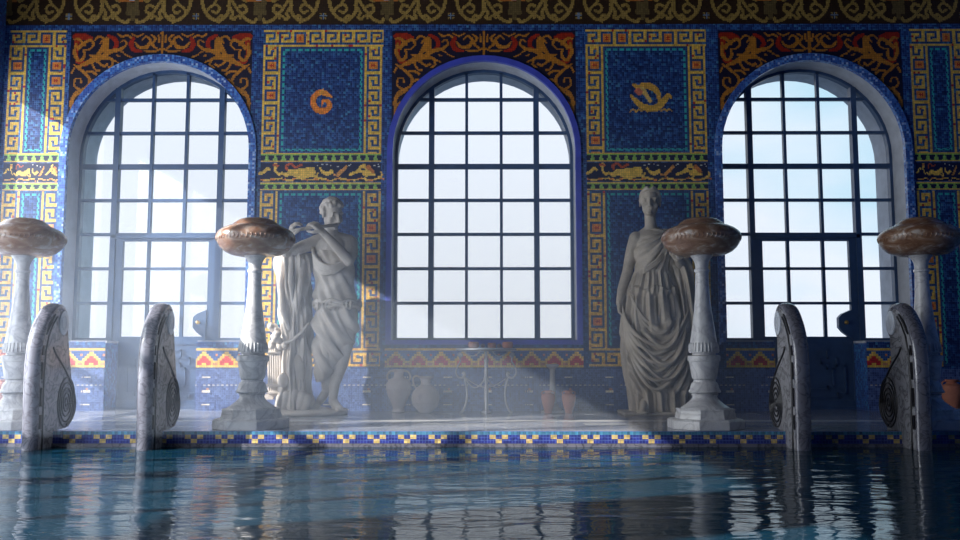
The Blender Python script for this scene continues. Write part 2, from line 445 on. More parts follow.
# stepped zigzag strips below the sills and beside the doors
def zigzag(x0, x1):
    x0 = snap(x0); x1 = snap(x1)
    rect(x0, x1, .425, .445, GOLD); rect(x0, x1, .595, .615, GOLD); rect(x0, x1, .445, .455, KEYB)
    m = (XX > x0) & (XX < x1) & (ZZ > .4545) & (ZZ < .594)
    T = .0225; r = np.floor((ZZ-.4545)/T); c = np.floor(((XX-x0) % (10*T))/T); d = np.abs(c-4.5)-.5
    lev = 4-d                        # stepped pyramid height
    IMG[m] = (.02,.07,.25)
    IMG[m & (r >= 4) & (d == 4)] = (.02,.07,.25)
    IMG[m & (r <= lev+1)] = GOLD
    IMG[m & (r <= lev-1) & (d < 3)] = (.62,.03,.035)
    IMG[m & (r == 0) & (d < 1)] = GOLD
    IMG[m & (r == 4) & (c == 0)] = ORNG
    IMG[m & (r == 0) & (d == 4)] = (.6,.25,.12)
zigzag(-.99, .99)
for c in (BAYS[0], BAYS[2]): zigzag(c-.93, c+.93)
# small dashed lines of gilt tesserae in the dado
m = (ZZ > .248) & (ZZ < .262) & (((XX/.045) % 1) < .62) & (np.sin(XX*9)+np.sin(XX*23) > -.9); IMG[m] = (.6,.55,.38)
for zr in (.33, .19, .06):
    m = (np.abs(ZZ-zr) < .007) & (((XX/.40) % 1) < .2) & (((XX/.0225) % 1) < .75); IMG[m] = (.85,.75,.55)
m = (np.abs(ZZ-.215) < .012) & (((XX-.03)/.40 % 1) > .03) & (((XX-.03)/.40 % 1) < .09); IMG[m] = (.6,.28,.12)
# spandrels: orange grotesques on midnight blue
for cx in BAYS:
    m = (np.abs(XX-cx) < .94) & (ZZ < 3.885) & (ZZ > 2.72); IMG[m] = (.010,.008,.030)
    for mir in (1, -1):
        f = sk((cx-mir*.94, 3.885), .01, mir)
        S = lambda pts, r, c=SPOR: stroke(smooth_pts(f(*pts)), r*.78 if not isinstance(r, (list, tuple)) else [q*.78 for q in np.interp(np.linspace(0,1,(len(pts)-1)*6+1), np.linspace(0,1,len(r)), r)], c)
        S([(4,6),(12,6),(20,8)], [.04,.05,.03], SPRED); S([(6,8),(5,20),(7,32)], [.04,.03,.02], SPRED); S([(8,32),(16,35)], [.035,.03], SPRED)
        S([(5,14),(4,24),(9,32),(14,27),(13,20)], [.015,.025,.02,.02,.012]); S([(8,18),(13,13),(20,10),(23,15),(18,20),(13,20)], [.03,.02,.022,.015,.01,.01])
        S([(3,9),(8,9),(14,15)], [.012,.02,.018])
        S([(24,10),(28,6),(33,8),(30,13)], [.01,.014,.012,.01]); S([(20,26),(27,26),(32,20),(36,14)], [.012,.02,.035,.045])
        S([(38,5),(45,9),(47,15),(43,21)], [.02,.028,.03,.015], SPRED); S([(36,10),(36,19)], .045)
        S([(36,22),(45,21),(52,19),(57,14),(55,10),(51,12)], [.03,.028,.02,.014,.01,.008]); S([(48,3),(52,6),(58,5),(63,9),(60,14)], [.01,.014,.012,.014,.01])
        S([(64,8),(62,14),(65,20),(73,22)], [.022,.035,.03,.015], SPRED); S([(66,12),(70,17),(78,17),(82,10),(77,6),(73,10)], [.012,.02,.028,.018,.012,.01])
        S([(62,3),(68,6),(74,3)], .01); S([(82,4),(87,8),(84,14),(89,19)], [.01,.016,.018,.012]); S([(93.5,2),(93.5,26)], [.014,.01]); S([(90,5),(91,12)], .014)
        S([(76,21),(85,22),(93,19)], [.012,.016,.01])
        S([(8,38),(17,34),(27,29),(36,28),(44,31),(50,34)], [.014,.03,.045,.03,.014,.006]); S([(30,27),(40,24),(46,21)], [.02,.015,.008])
        S([(27,32),(34,37),(38,36)], [.016,.014,.02]); S([(22,34),(26,41),(30,42)], [.016,.014,.02]); S([(42,30),(44,36),(40,39)], [.012,.014,.014])
        for u, v in ((48,26),(52,22),(56,25),(60,27)): S([(u,v),(u+2.5,v+1)], .011)
        S([(4,36),(12,42),(20,50),(19,58),(12,62),(5,58),(6,51),(11,51),(12,55)], [.012,.02,.018,.016,.016,.014,.012,.01,.014])
        S([(14,44),(22,43),(27,46)], [.012,.014,.018]); S([(20,54),(26,52)], [.012,.018]); S([(2,44),(4,40)], .014)
        S([(12,62),(6,67),(3,76),(4,86),(2,98)], [.016,.022,.026,.024,.01]); S([(5,70),(11,66),(15,63)], [.014,.012,.016]); S([(4,80),(8,76)], [.012,.014])
# frieze of gold acanthus scrolls on dark brown
rect(XL-1, XR+1, 3.945, 9, FRB)
P0 = (451-484)/96.9*1.0
for k in range(-4, 5):
    w0 = P0+k*1.319
    rect(w0-.035, w0+.035, 4.035, 4.050, (.16,.22,.3)); rect(w0-.008, w0+.008, 4.01, 4.075, (.16,.22,.3))
    for a in (-1, 1):
        for b in (-1, 1): stroke([(w0+a*.022, 4.042+b*.022), (w0+a*.023, 4.042+b*.022)], .011, FRG)
    for mir in (1, -1):
        f = sk((w0, 4.215), .01, mir)
        S = lambda pts, r, c=FRG: stroke(smooth_pts(f(*pts)), r, c)
        S([(6,-8),(6,2),(9,12),(16,20),(24,22),(31,17),(34,8),(33,-6)], .018)
        S([(10,14),(14,8),(20,5),(24,9),(21,14),(17,12)], .014); S([(18,5),(22,-4),(16,-8)], .014)
        S([(22,21),(25,17),(29,18)], .014); S([(33,6),(38,14),(36,19),(40,21)], .016)
        S([(34,-4),(40,6),(46,14),(52,12),(50,6),(45,7)], .016); S([(46,14),(52,21),(60,24),(62,21)], .017); S([(38,-8),(46,-3),(52,1),(55,-6)], .018)
        S([(38,21),(44,17),(46,20)], .013); S([(24,22),(24,24)], .012)
        for (u,v,rr_) in ((66,8,.03),(66,14,.03),(66,19,.022),(62,9,.022),(61,14,.02),(62,3,.025)): stroke(f((u,v-2),(u,v+1)), rr_, (.14,.095,.035))
    rect(w0+.66-.15, w0+.66+.11, 4.20, 4.55, (.5,.16,.03)); rect(w0+.66-.04, w0+.66+.04, 4.21, 4.35, (.5,.5,.55))

def in_open(x, z):
    r = np.zeros(x.shape, bool)
    for k, c in enumerate(BAYS):
        dx = np.abs(x-c)
        r |= (dx < R) & (z > SILL) & ((z < SPR) | (np.hypot(dx, z-SPR) < R))
        if k != 1: r |= (dx < DOORH) & (z <= SILL+.001)
    return r
def wall_skin(y, step, img):
    nx_ = int(round((XR-XL)/step)); nz_ = int(round(ZC/step))
    vx = XL+np.arange(nx_+1)*step; vz = np.arange(nz_+1)*step
    VX, VZ = np.meshgrid(vx, vz); VX = VX.copy(); VZ = VZ.copy()
    CX = (VX[:-1,:-1]+VX[1:,1:])/2; CZ_ = (VZ[:-1,:-1]+VZ[1:,1:])/2
    keep = ~in_open(CX, CZ_)
    # vertices shared by kept and dropped cells are moved onto the arch
    pad = np.pad(keep, 1, constant_values=True)
    n4 = pad[:-1,:-1].astype(int)+pad[1:,:-1]+pad[:-1,1:]+pad[1:,1:]
    bd = (n4 > 0) & (n4 < 4)
    for c in BAYS:
        dx = VX-c; d = np.hypot(dx, VZ-SPR)
        s = bd & (VZ > SPR) & (np.abs(d-R) < 1.5*step)
        VX[s] = c+dx[s]*R/d[s]; VZ[s] = SPR+(VZ[s]-SPR)*R/d[s]
        s = bd & (VZ <= SPR) & (VZ > SILL+step) & (np.abs(np.abs(dx)-R) < 1.5*step); VX[s] = c+np.sign(dx[s])*R
    co = np.stack([VX, np.full_like(VX, y), VZ], -1).reshape(-1, 3)
    j, i = np.nonzero(keep); w = nx_+1
    q = np.stack([j*w+i, j*w+i+1, (j+1)*w+i+1, (j+1)*w+i], -1)
    return co, q, (img[j, i] if img is not None else None)
def grid_mesh(name, co, q, colr):
    me = bpy.data.meshes.new(name); me.vertices.add(len(co)); me.vertices.foreach_set('co', co.ravel())
    me.loops.add(q.size); me.loops.foreach_set('vertex_index', q.ravel().astype(np.int32))
    me.polygons.add(len(q)); me.polygons.foreach_set('loop_start', np.arange(len(q), dtype=np.int32)*4)
    if colr is not None:
        a = me.attributes.new('tessera', 'FLOAT_COLOR', 'FACE')
        a.data.foreach_set('color', np.concatenate([colr, np.ones((len(colr), 1))], 1).astype(np.float32).ravel())
    me.update(calc_edges=True); me.validate(); return me
co1, q1, c1 = wall_skin(WY0, CS, IMG)
co2, q2, _ = wall_skin(WY1, .05, None)
me = grid_mesh('wall_back', np.concatenate([co1, co2]), np.concatenate([q1, q2[:, ::-1]+len(co1)]), np.concatenate([c1, np.full((len(q2), 3), .5)]))
wb = link('wall_back', me, M['mosaic']); tag(wb, 'mosaic wall with three arched windows behind the pool', kind='structure')
wb.location = (0,0,0)

# ------------------------------------------------------------------ openings: casing, reveal, frame, panes, doors
NA = 26
def outline(r, sill, foot=True):
    p = [(-r, sill)]
    for k in range(6): p.append((-r, sill+(SPR-sill)*(k+1)/7))
    for k in range(NA+1):
        a = PI-PI*k/NA; p.append((r*math.cos(a), SPR+r*math.sin(a)))
    for k in range(6): p.append((r, SPR-(SPR-sill)*(k+1)/7))
    p.append((r, sill)); return p
def ring(mb, r_in, r_out, sill_in, sill_out, y0, y1, closed=True):
    A = outline(r_in, sill_in); B = outline(r_out, sill_out); n = len(A)
    vs = [(x, y, z) for y in (y0, y1) for P in (A, B) for x, z in P]
    fs = []
    for k in range(n if closed else n-1):
        a, b = k, (k+1) % n
        fs += [(a, b, n+b, n+a), (2*n+a, 3*n+a, 3*n+b, 2*n+b), (a, 2*n+a, 2*n+b, b), (n+a, n+b, 3*n+b, 3*n+a)]
    if not closed:
        fs += [(0, n, 3*n, 2*n), (n-1, 3*n-1, 4*n-1, 2*n-1)]
    return mb.add(vs, fs)
MV = .182; ROWZ = [.726+.3597*k for k in range(8)]
for k, cx in enumerate(BAYS):
    door = k != 1
    wn = empty('window_%d' % (k+1), (cx, FY, 0)); tag(wn, ['left arched window with door bay', 'central arched window above iron table', 'right arched window with door bay'][k], kind='structure')
    yl = WY0-FY
    mb = MB()
    ring(mb, R-.012, R+(.045 if not door else .062), SILL+.01, SILL-.035, yl-.022, yl+.03, closed=not door)
    mb.build('window_casing', M['ring'] if not door else M['ringtile'], wn, auto=True)
    mb = MB(); ring(mb, R-.004, R+.02, SILL+.004, SILL-.02, yl+.03, WY1-FY-.001, closed=not door)
    if door:
        for s in (-1, 1):
            mb.box(min(s*DOORH, s*(R+.02)), max(s*DOORH, s*(R+.02)), yl+.02, WY1-FY-.001, SILL-.02, SILL+.004)
    mb.build('window_reveal', M['plaster'], wn, auto=True)
    if door:
        mb = MB()
        for s in (-1, 1): mb.box(min(s*(DOORH+.002), s*(DOORH+.022)), max(s*(DOORH+.002), s*(DOORH+.022)), yl+.01, WY1-FY, 0, SILL-.02)
        mb.build('tiled_reveal', M['left'], wn)
    mb = MB(); y0, y1 = -.03, .04
    ring(mb, R-.036, R-.003, SILL+.036, SILL+.004, y0, y1, closed=not door)
    def top(x): return SPR+math.sqrt(max(0, (R-.02)**2-x*x))
    def wid(z): return R-.02 if z < SPR else math.sqrt(max(0, (R-.02)**2-(z-SPR)**2))
    for s in (-1, 1):
        mb.box(s*.551-.028, s*.551+.028, y0-.01, y1, (SILL+.01) if not door else 0.0, top(.551))
        mb.box(s*MV-.015, s*MV+.015, y0, y1-.02, (SILL+.01) if not door else 1.80, top(MV))
    for j, z in enumerate(ROWZ[1:]):
        hw = .026 if j == 4 else .015
        if door and z < 1.75:
            for s in (-1, 1): mb.box(min(s*.545, s*wid(z)), max(s*.545, s*wid(z)), y0+.005, y1-.02, z-hw, z+hw)
        else: mb.box(-wid(z), wid(z), y0+.005, y1-.02, z-hw, z+hw)
    if door:
        mb.box(-.56, .56, y0-.01, y1, 1.765, 1.80); mb.box(-.56, .56, y0, y1+.02, 0, .03)
        for s in (-1, 1): mb.box(min(s*.545, s*(R-.01)), max(s*.545, s*(R-.01)), y0, y1, SILL+.006, SILL+.036)
    mb.build('window_frame', M['frame'], wn)
    mb = MB(); P = outline(R-.02, (SILL+.02) if not door else 1.78); n = len(P)
    mb.add([(x, .0, z) for x, z in P]+[(x, .006, z) for x, z in P], [tuple(range(n)), tuple(reversed(range(n, 2*n)))]+[(i, (i+1) % n, n+(i+1) % n, n+i) for i in range(n)])
    if door:
        for s in (-1, 1): mb.box(min(s*.55, s*(R-.03)), max(s*.55, s*(R-.03)), .0, .006, SILL+.02, 1.779)
    mb.build('window_panes', M['glass'], wn)
    if door:
        dr = empty('door_%d' % (1 if k == 0 else 2), (cx, FY, 0)); tag(dr, ['left glazed blue door' , 'right glazed blue door'][k > 0], kind='structure')
        mb = MB()
        for s in (-1, 1):
            mb.box(min(s*.449, s*.521), max(s*.449, s*.521), -.02, .03, .01, 1.764); mb.box(s*MV-.016, s*MV+.016, -.012, .022, .70, 1.74)
        mb.box(-.455, .455, -.02, .03, 1.735, 1.764); mb.box(-.455, .455, -.02, .03, .66, .74)
        for z in (ROWZ[1], ROWZ[2]): mb.box(-.455, .455, -.012, .022, z-.014, z+.014)
        mb.build('door_frame', M['frame'], dr)
        mb = MB(); mb.box(-.45, .45, -.005, .02, .01, .67); mb.box(-.45, .45, -.018, .02, .01, .09)
        mb.build('lower_panel', M['frame'], dr)
        mb = MB()
        prof = [(-.36,.16),(-.36,.44),(-.28,.44),(-.28,.52),(-.19,.52),(-.19,.60),(.19,.60),(.19,.52),(.28,.52),(.28,.44),(.36,.44),(.36,.16),(.28,.16),(.28,.12),(-.28,.12),(-.28,.16),(-.36,.16)]
        for sc in (1, .66):
            pp = [(x*sc, .36+(z-.36)*sc) for x, z in prof]
            for (xa, za), (xb, zb) in zip(pp[:-1], pp[1:]):
                mb.box(min(xa, xb)-.009, max(xa, xb)+.009, -.024, -.004, min(za, zb)-.009, max(za, zb)+.009)
        mb.build('panel_moulding', M['frame'], dr)
        mb = MB(); mb.box(-.45, .45, .0, .006, .72, 1.74); mb.build('door_panes', M['glass'], dr)
        mb = MB(); pts = [(-.075,-.05),(-.075,.05),(-.035,.09),(.06,.13),(.06,-.17),(-.035,-.10)]; n = 6
        mb.add([(.385+x, -.03, .885+z) for x, z in pts]+[(.385+x, .028, .885+z) for x, z in pts], [tuple(range(n)), tuple(reversed(range(n, 2*n)))]+[(i, (i+1) % n, n+(i+1) % n, n+i) for i in range(n)])
        lp = mb.build('lock_plate', M['frame'], dr)
        mb = MB(); mb.ball((.375, -.065, .885), .022); mb.tube([(.375,-.03,.885),(.375,-.06,.885)], .009)
        mb.build('door_knob', M['gold'], lp, smooth=True)

# ------------------------------------------------------------------ room shell
def struct(name, mb, mat, label=None, **k):
    o = mb.build(name, mat, **k); return tag(o, label, kind='structure')
mb = MB(); mb.box(XL-.3, XR+.3, EDGE, WY1, -.35, 0)
struct('floor', mb, M['deck'], 'marble pool deck')
for s, nm in ((-1, 'floor_left'), (1, 'floor_right')):
    mb = MB(); mb.box(min(s*4.0, s*5.1), max(s*4.0, s*5.1), -4.0, EDGE, -.35, 0); struct(nm, mb, M['deck'])
mb = MB(); mb.box(XL-.3, XR+.3, -4, WY1, ZC, ZC+.2); struct('ceiling', mb, M['ceil'])
SW = [(6.78, 8.72), (3.7, 5.85), (1.70, 3.50), (-.9, .9)]     # openings of the left wall
SZ0, SZ1 = .05, 3.4
mb = MB(); cur = -4.0
for a, b in sorted(SW):
    mb.box(XL-.3, XL, cur, a, 0, ZC); mb.box(XL-.3, XL, a, b, SZ1, ZC); cur = b
    mb.box(XL-.3, XL, a, b, -.1, SZ0)
mb.box(XL-.3, XL, cur, WY1, 0, ZC)
struct('wall_left', mb, M['left'])
for i, (a, b) in enumerate(SW):
    mb = MB(); n = 3
    for k in range(n+1):
        y = a+(b-a)*k/n; w = .05 if k in (0, n) else .03
        mb.box(XL-.2, XL-.14, max(a, y-w), min(b, y+w), SZ0, SZ1)
    for z in (SZ0+.02, .95, 1.95, SZ1-.03): mb.box(XL-.2, XL-.14, a, b, z-.035, z+.035)
    struct('window_%d' % (i+4), mb, M['frame'])
mb = MB(); mb.box(XR, XR+.3, -4, WY1, 0, ZC); struct('wall_right', mb, M['left'])
mb = MB(); mb.box(XL-.3, XR+.3, -4.3, -4, -1.5, ZC+.2); struct('wall_front', mb, blue_tile_mat('blue_tile_rear', 'XZ', BLUES))
mb = MB(); mb.box(-4.0, 4.0, -4.0, EDGE-.02, -1.5, -1.4); struct('floor_pool', mb, M['pool'])
mb = MB(); mb.box(-4.02, 4.02, EDGE-.03, EDGE-.001, -1.4, -.145)
for s in (-1, 1): mb.box(min(s*4.0, s*4.03), max(s*4.0, s*4.03), -4, EDGE-.03, -1.4, -.145)
struct('wall_pool', mb, M['pool'])
# coping: a row of mosaic under the deck edge with a thin pale ledge below it
T2 = .0222; ncx = int(8.0/T2); PAT = ["ttttttttttt", "bbggbbggbbb", "bbggbbggbbb", "bbbbggbbbbb", "bbbbggbbbbb"]
PAT = [p[:10] for p in PAT]
vs = []; fs = []; cols = []
rowh = [.024, .015, .015, .015, .015]; z = -.002
cm = {'t': (.05,.24,.38), 'b': (.025,.035,.22), 'g': (.62,.46,.16)}
for r_, hgt in enumerate(rowh):
    for i in range(ncx):
        x0 = -4.0+i*T2; b_ = len(vs)
        vs += [(x0, EDGE-.012, z-hgt), (x0+T2, EDGE-.012, z-hgt), (x0+T2, EDGE-.012, z), (x0, EDGE-.012, z)]
        fs.append((b_, b_+1, b_+2, b_+3)); c = cm[PAT[r_][i % 10]]; v = random.uniform(.75, 1.25)
        if c is cm['t'] and i % 2: v *= .6
        cols.append([c[0]*v, c[1]*v, c[2]*v])
    z -= hgt
me = grid_mesh('trim_coping', np.array(vs), np.array(fs), np.array(cols))
o = link('trim_1', me, M['mosaic']); tag(o, 'blue and gold mosaic coping band of the pool', kind='structure')
mb = MB(); mb.box(-4.0, 4.0, EDGE-.01, EDGE-.0005, -.09, -.001); struct('trim_2', mb, M['ring'])
mb = MB(); mb.box(-4.0, 4.0, EDGE-.03, EDGE, -.16, -.0875); struct('trim_3', mb, M['marble_rail'])
# water
mb = MB(); mb.box(-3.99, 3.99, -3.99, EDGE-.031, WZ-.002, WZ)
o = mb.build('pool_water', M['water']); tag(o, 'rippling dark teal pool water reflecting the windows', 'water', kind='stuff')

# ------------------------------------------------------------------ marble lamp standards
def alab_lamp():
    t = empty('lamp_standard', (0,0,0))
    def octa(mb, r0, z0, r1, z1): return mb.lathe([(r0, z0), (r1, z1)], 8)
    k = 1/math.cos(PI/8)
    mb = MB(); octa(mb, .268*k, 0, .268*k, .066); octa(mb, .262*k, .066, .255*k, .074)
    mb.build('base', M['marble_lamp'], t, bevel=.006)
    mb = MB(); octa(mb, .215*k, .072, .200*k, .14); octa(mb, .208*k, .138, .203*k, .148)
    for i in range(8):                                    # carved scallops on each face
        a = PI/4*i
        for q in (-.066, -.022, .022, .066):
            mb.tube([(.205*math.cos(a)-(q+dx)*math.sin(a), .205*math.sin(a)+(q+dx)*math.cos(a), .100+.016*math.sin((dx+.02)/.04*PI)) for dx in (-.02,-.01,0,.01,.02)], .0045, 6)
    mb.build('carved_plinth', M['marble_lamp'], t)
    def L(name, prof, n=40): 
        m_ = MB(); m_.lathe(prof, n); return m_.build(name, M['marble_lamp'], t, auto=True)
    L('foot', [(.186,.145),(.182,.155),(.150,.175),(.118,.200),(.098,.222),(.092,.236),(.092,.243),(.10,.247),(.10,.255),(.09,.262)], 16)
    L('lower_bulb', [(.088,.258),(.116,.266),(.122,.276),(.116,.284),(.108,.300),(.103,.325),(.095,.340),(.084,.348),(.082,.362),(.07,.37)], 16)
    L('drum', [(.07,.36),(.088,.370),(.094,.385),(.101,.43),(.111,.49),(.114,.504),(.122,.508),(.122,.545),(.11,.55),(.085,.552)], 16)
    L('neck_ring', [(.08,.545),(.088,.552),(.088,.566),(.08,.572)])
    L('shaft', [(.085,.566),(.112,.570),(.110,.580),(.106,.62),(.102,.64),(.099,.655),(.093,.70),(.084,.76),(.074,.83),(.064,.91),(.056,1.0),(.051,1.1),(.049,1.17),(.049,1.185),(.056,1.19),(.058,1.20),(.056,1.21),(.048,1.214),(.048,1.235),(.052,1.26),(.066,1.29),(.088,1.318),(.088,1.325)])
    mb = MB()
    for i in range(26):
        a = 2*PI*i/26; mb.tube([(r_*math.cos(a), r_*math.sin(a), z) for r_, z in ((.1105,.578),(.107,.60),(.104,.625),(.100,.645))], [.006,.007,.007,.005], 6)
    mb.build('fluted_collar', M['marble_lamp'], t, smooth=True)
    mb = MB(); mb.lathe([(.10,1.316),(.145,1.318),(.19,1.328),(.232,1.348),(.266,1.378),(.288,1.412),(.299,1.442),(.302,1.462),(.299,1.482),(.290,1.492),(.284,1.502),(.255,1.524),(.215,1.543),(.186,1.552),(.176,1.562),(.150,1.584),(.125,1.599),(.09,1.609),(.03,1.614)], 56)
    bw = mb.build('bowl_shade', M['alabaster'], t, auto=True); bw['label'] = 'brown veined alabaster bowl'
    mb = MB(); prof = []
    n = 56
    for i in range(n):
        a = 2*PI*i/n
        mb.tube([(.292*math.cos(a), .292*math.sin(a), 1.428), (.299*math.cos(a+.05), .299*math.sin(a+.05), 1.445), (.300*math.cos(a+.02), .300*math.sin(a+.02), 1.462)], .005, 5)
    mb.build('carved_band', M['alabaster'], bw, smooth=True)
    return t
def copy_tree(o, parent=None):
    c = o.copy(); COL.objects.link(c)
    if parent: c.parent = parent
    for ch in [x for x in bpy.data.objects if x.parent == o and x != c]: copy_tree(ch, c)
    return c
lamp0 = alab_lamp()
LL = [(-3.58, 'marble lamp standard at the left edge, behind the outermost left pool rail'),
      (-1.775, 'marble lamp standard beside the flute player statue'),
      (1.685, 'marble lamp standard in front of the robed woman statue'),
      (3.38, 'marble lamp standard at the right edge, behind the outermost right pool rail')]
lamps = [lamp0]+[copy_tree(lamp0) for _ in range(3)]
for o, (x, lb), rz in zip(lamps, LL, (.0, .0, 0, 0)):
    o.location = (x, 6.785, 0); tag(o, lb, 'lamp', 'alabaster bowl lamps along the pool edge')

# ------------------------------------------------------------------ carved marble pool rails
def pool_rail(side):
    """side=+1: the far scroll shows its right face. Local origin on the pool edge line, y to the window wall."""
    t = empty('pool_rail')
    th = .046
    E = EDGE
    # profile (depth y, height z); clockwise from the foot in the water up the front edge
    front = [(6.26,-.9),(6.25,0),(6.235,.38),(6.25,.60),(6.295,.73),(6.355,.82),(6.425,.89),(6.50,.925),(6.57,.915),(6.625,.87),(6.655,.81),(6.65,.745),(6.61,.69),(6.55,.655),(6.485,.645),(6.45,.630)]
    back = [(6.44,.60),(6.48,.565),(6.56,.51),(6.66,.43),(6.75,.335),(6.81,.25),(6.832,.19),(6.828,.13),(6.80,.075),(6.75,.035),(6.68,.012),(6.60,.004),(6.50,.002),(6.488,-.02),(6.488,-.9)]
    P = [(a-E, b) for a, b in (smooth_pts(front, 3)+smooth_pts(back, 3))]; n = len(P)
    mb = MB(); mb.add([(-th, y, z) for y, z in P]+[(th, y, z) for y, z in P], [(i, (i+1) % n, n+(i+1) % n, n+i) for i in range(n)])
    me = bpy.data.meshes.new('slab'); bm = bmesh.new()
    va = [bm.verts.new((-th, y, z)) for y, z in P]; vb = [bm.verts.new((th, y, z)) for y, z in P]
    bm.faces.new(va); bm.faces.new(list(reversed(vb)))
    for i in range(n): bm.faces.new((va[(i+1) % n], va[i], vb[i], vb[(i+1) % n]))
    bmesh.ops.triangulate(bm, faces=[f for f in bm.faces if len(f.verts) > 4]); bmesh.ops.recalc_face_normals(bm, faces=bm.faces)
    bm.to_mesh(me); bm.free()
    link('carved_slab', me, M['marble_slab'], t)
    for s in (-1, 1):
        mb = MB(); mb.tube([(s*(th-.01), 6.572-E, .79), (s*(th+.008), 6.572-E, .79)], .066, 28)
        mb.v = [(x, y, .79+(z-.79)*1.35) for x, y, z in mb.v]
        mb.tube([(s*(th+.009), 6.572-E+.035*math.cos(a*PI/12), .79+.05*math.sin(a*PI/12)) for a in range(25)], .005, 6)
        o = mb.build('scroll_boss', M['polished'], t, auto=True); o['label'] = 'polished pale scroll disc'
    # banister: rounded rail running up the front edge and over the top
    rail = smooth_pts([(6.262,-.9),(6.252,0),(6.238,.38),(6.253,.60),(6.297,.725),(6.357,.81),(6.425,.875),(6.50,.905),(6.565,.893),(6.61,.85),(6.632,.80),(6.625,.745),(6.59,.705),(6.54,.685)], 4)
    nr = len(rail)
    mb = MB(); mb.tube([(0, y-E, z) for y, z in rail], [(.032 if k < nr*.5 else .032-.008*(k-nr*.5)/(nr*.5)) for k in range(nr)], 16, flat=1.75, up=(1,0,0))
    # keep the rail as wide as the slab is thick plus a lip, but shallow in depth
    mb.v = [(x*1.0, y, z) for x, y, z in mb.v]
    rl = mb.build('handrail', M['marble_rail'], t, smooth=True)
    for s in (-1, 1):
        mb = MB()
        edge = smooth_pts([(6.432,.610),(6.475,.562),(6.555,.503),(6.65,.425),(6.738,.33),(6.797,.247),(6.818,.19),(6.812,.135),(6.785,.085),(6.74,.05),(6.68,.028)], 4)
        mb.tube([(s*th, y-E, z) for y, z in edge], .010, 6)
        for q, (ry, rz) in enumerate(((.133,.183),(.104,.144),(.076,.105),(.048,.067))):
            mb.tube([(s*th, 6.672-E+ry*math.cos(a*2*PI/36), .20+rz*math.sin(a*2*PI/36)) for a in range(37)], .0078, 6)
        mb.tube([(s*th, 6.672-E+.02*math.cos(a*2*PI/12), .20+.03*math.sin(a*2*PI/12)) for a in range(13)], .006, 6)
        mb.tube([(s*(th+.001), y-E+.075, z) for y, z in ((6.262,-.3),(6.252,0),(6.238,.38),(6.250,.58),(6.285,.69),(6.34,.775),(6.40,.83))], .008, 6)
        o = mb.build('carved_lines', M['rail_line'], t, smooth=True); o['label'] = 'dark carved spiral and outline'
        for z0, z1 in ((.03,.13),(.19,.32),(.38,.50),(.55,.62)):
            mb = MB(); mb.box(s*.050-.008, s*.050+.008, 6.270-E, 6.292-E, z0, z1); mb.build('dark_inlay', M['rail_line'], rl)
        mb = MB(); mb.tube([(s*.052, 6.315-E, .70), (s*.052, 6.37-E, .785), (s*.050, 6.44-E, .85)], [.005,.013,.005], 8)
        mb.build('dark_inlay', M['rail_line'], rl)
    return t
rail0 = pool_rail(1)
rails = [rail0]+[copy_tree(rail0) for _ in range(3)]
RL = [(-3.19, 'grey marble pool rail farthest left, with carved spiral'), (-2.388, 'grey marble pool rail left of the flute player, in front of the left door'),
      (2.236, 'grey marble pool rail in front of the right door, nearest the robed woman'), (3.078, 'grey marble pool rail farthest right, beside the right edge lamp')]
for o, (x, lb) in zip(rails, RL):
    o.location = (x, EDGE, 0); tag(o, lb, 'pool rail', 'carved marble pool ladder rails')

# ------------------------------------------------------------------ statues
def hx(px, py, d): return Vector(((px-484)/(101.8+.0114*py), d, (412.4-py)*.00958))   # sketch measure -> metres
def loft(name, rings, folds, mat, parent, nz_=170, na=200, cap=True, thick=None):
    rz = np.array([r[0] for r in rings], float); order = np.argsort(rz); rz = rz[order]
    A = np.array([r[1:] for r in rings], float)[order]
    z = np.linspace(rz[0], rz[-1], nz_)
    def cub(col):
        out = np.interp(z, rz, A[:, col])
        k = np.ones(7)/7; pad = np.pad(out, 3, mode='edge'); return np.convolve(pad, k, 'valid')
    cx, cy, rx, ry = (cub(i)[:, None] for i in range(4))
    th = np.linspace(0, 2*PI, na, endpoint=False)[None, :]
    u = np.cos(th)+0*z[:, None]; v = np.sin(th)+0*z[:, None]; Zg = z[:, None]+0*th
    X0 = cx+rx*u; d = folds(X0, Zg, u, v, cx)
    X = cx+(rx+d)*u; Y = cy+(ry+d)*v; Zo = Zg
    co = np.stack([X, Y, Zo], -1).reshape(-1, 3)
    j, i = np.meshgrid(np.arange(nz_-1), np.arange(na), indexing='ij')
    q = np.stack([j*na+i, j*na+(i+1) % na, (j+1)*na+(i+1) % na, (j+1)*na+i], -1).reshape(-1, 4)
    vs = co.tolist(); fs = q.tolist()
    fs.append(list(reversed(range(na)))); fs.append([(nz_-1)*na+k for k in range(na)])
    me = bpy.data.meshes.new(name); me.from_pydata(vs, [], fs); me.polygons.foreach_set('use_smooth', [True]*len(me.polygons)); me.update()
    return link(name, me, mat, parent)
def ridge(x, p=1.5): return np.power(.5+.5*np.cos(x), p)*2-.7

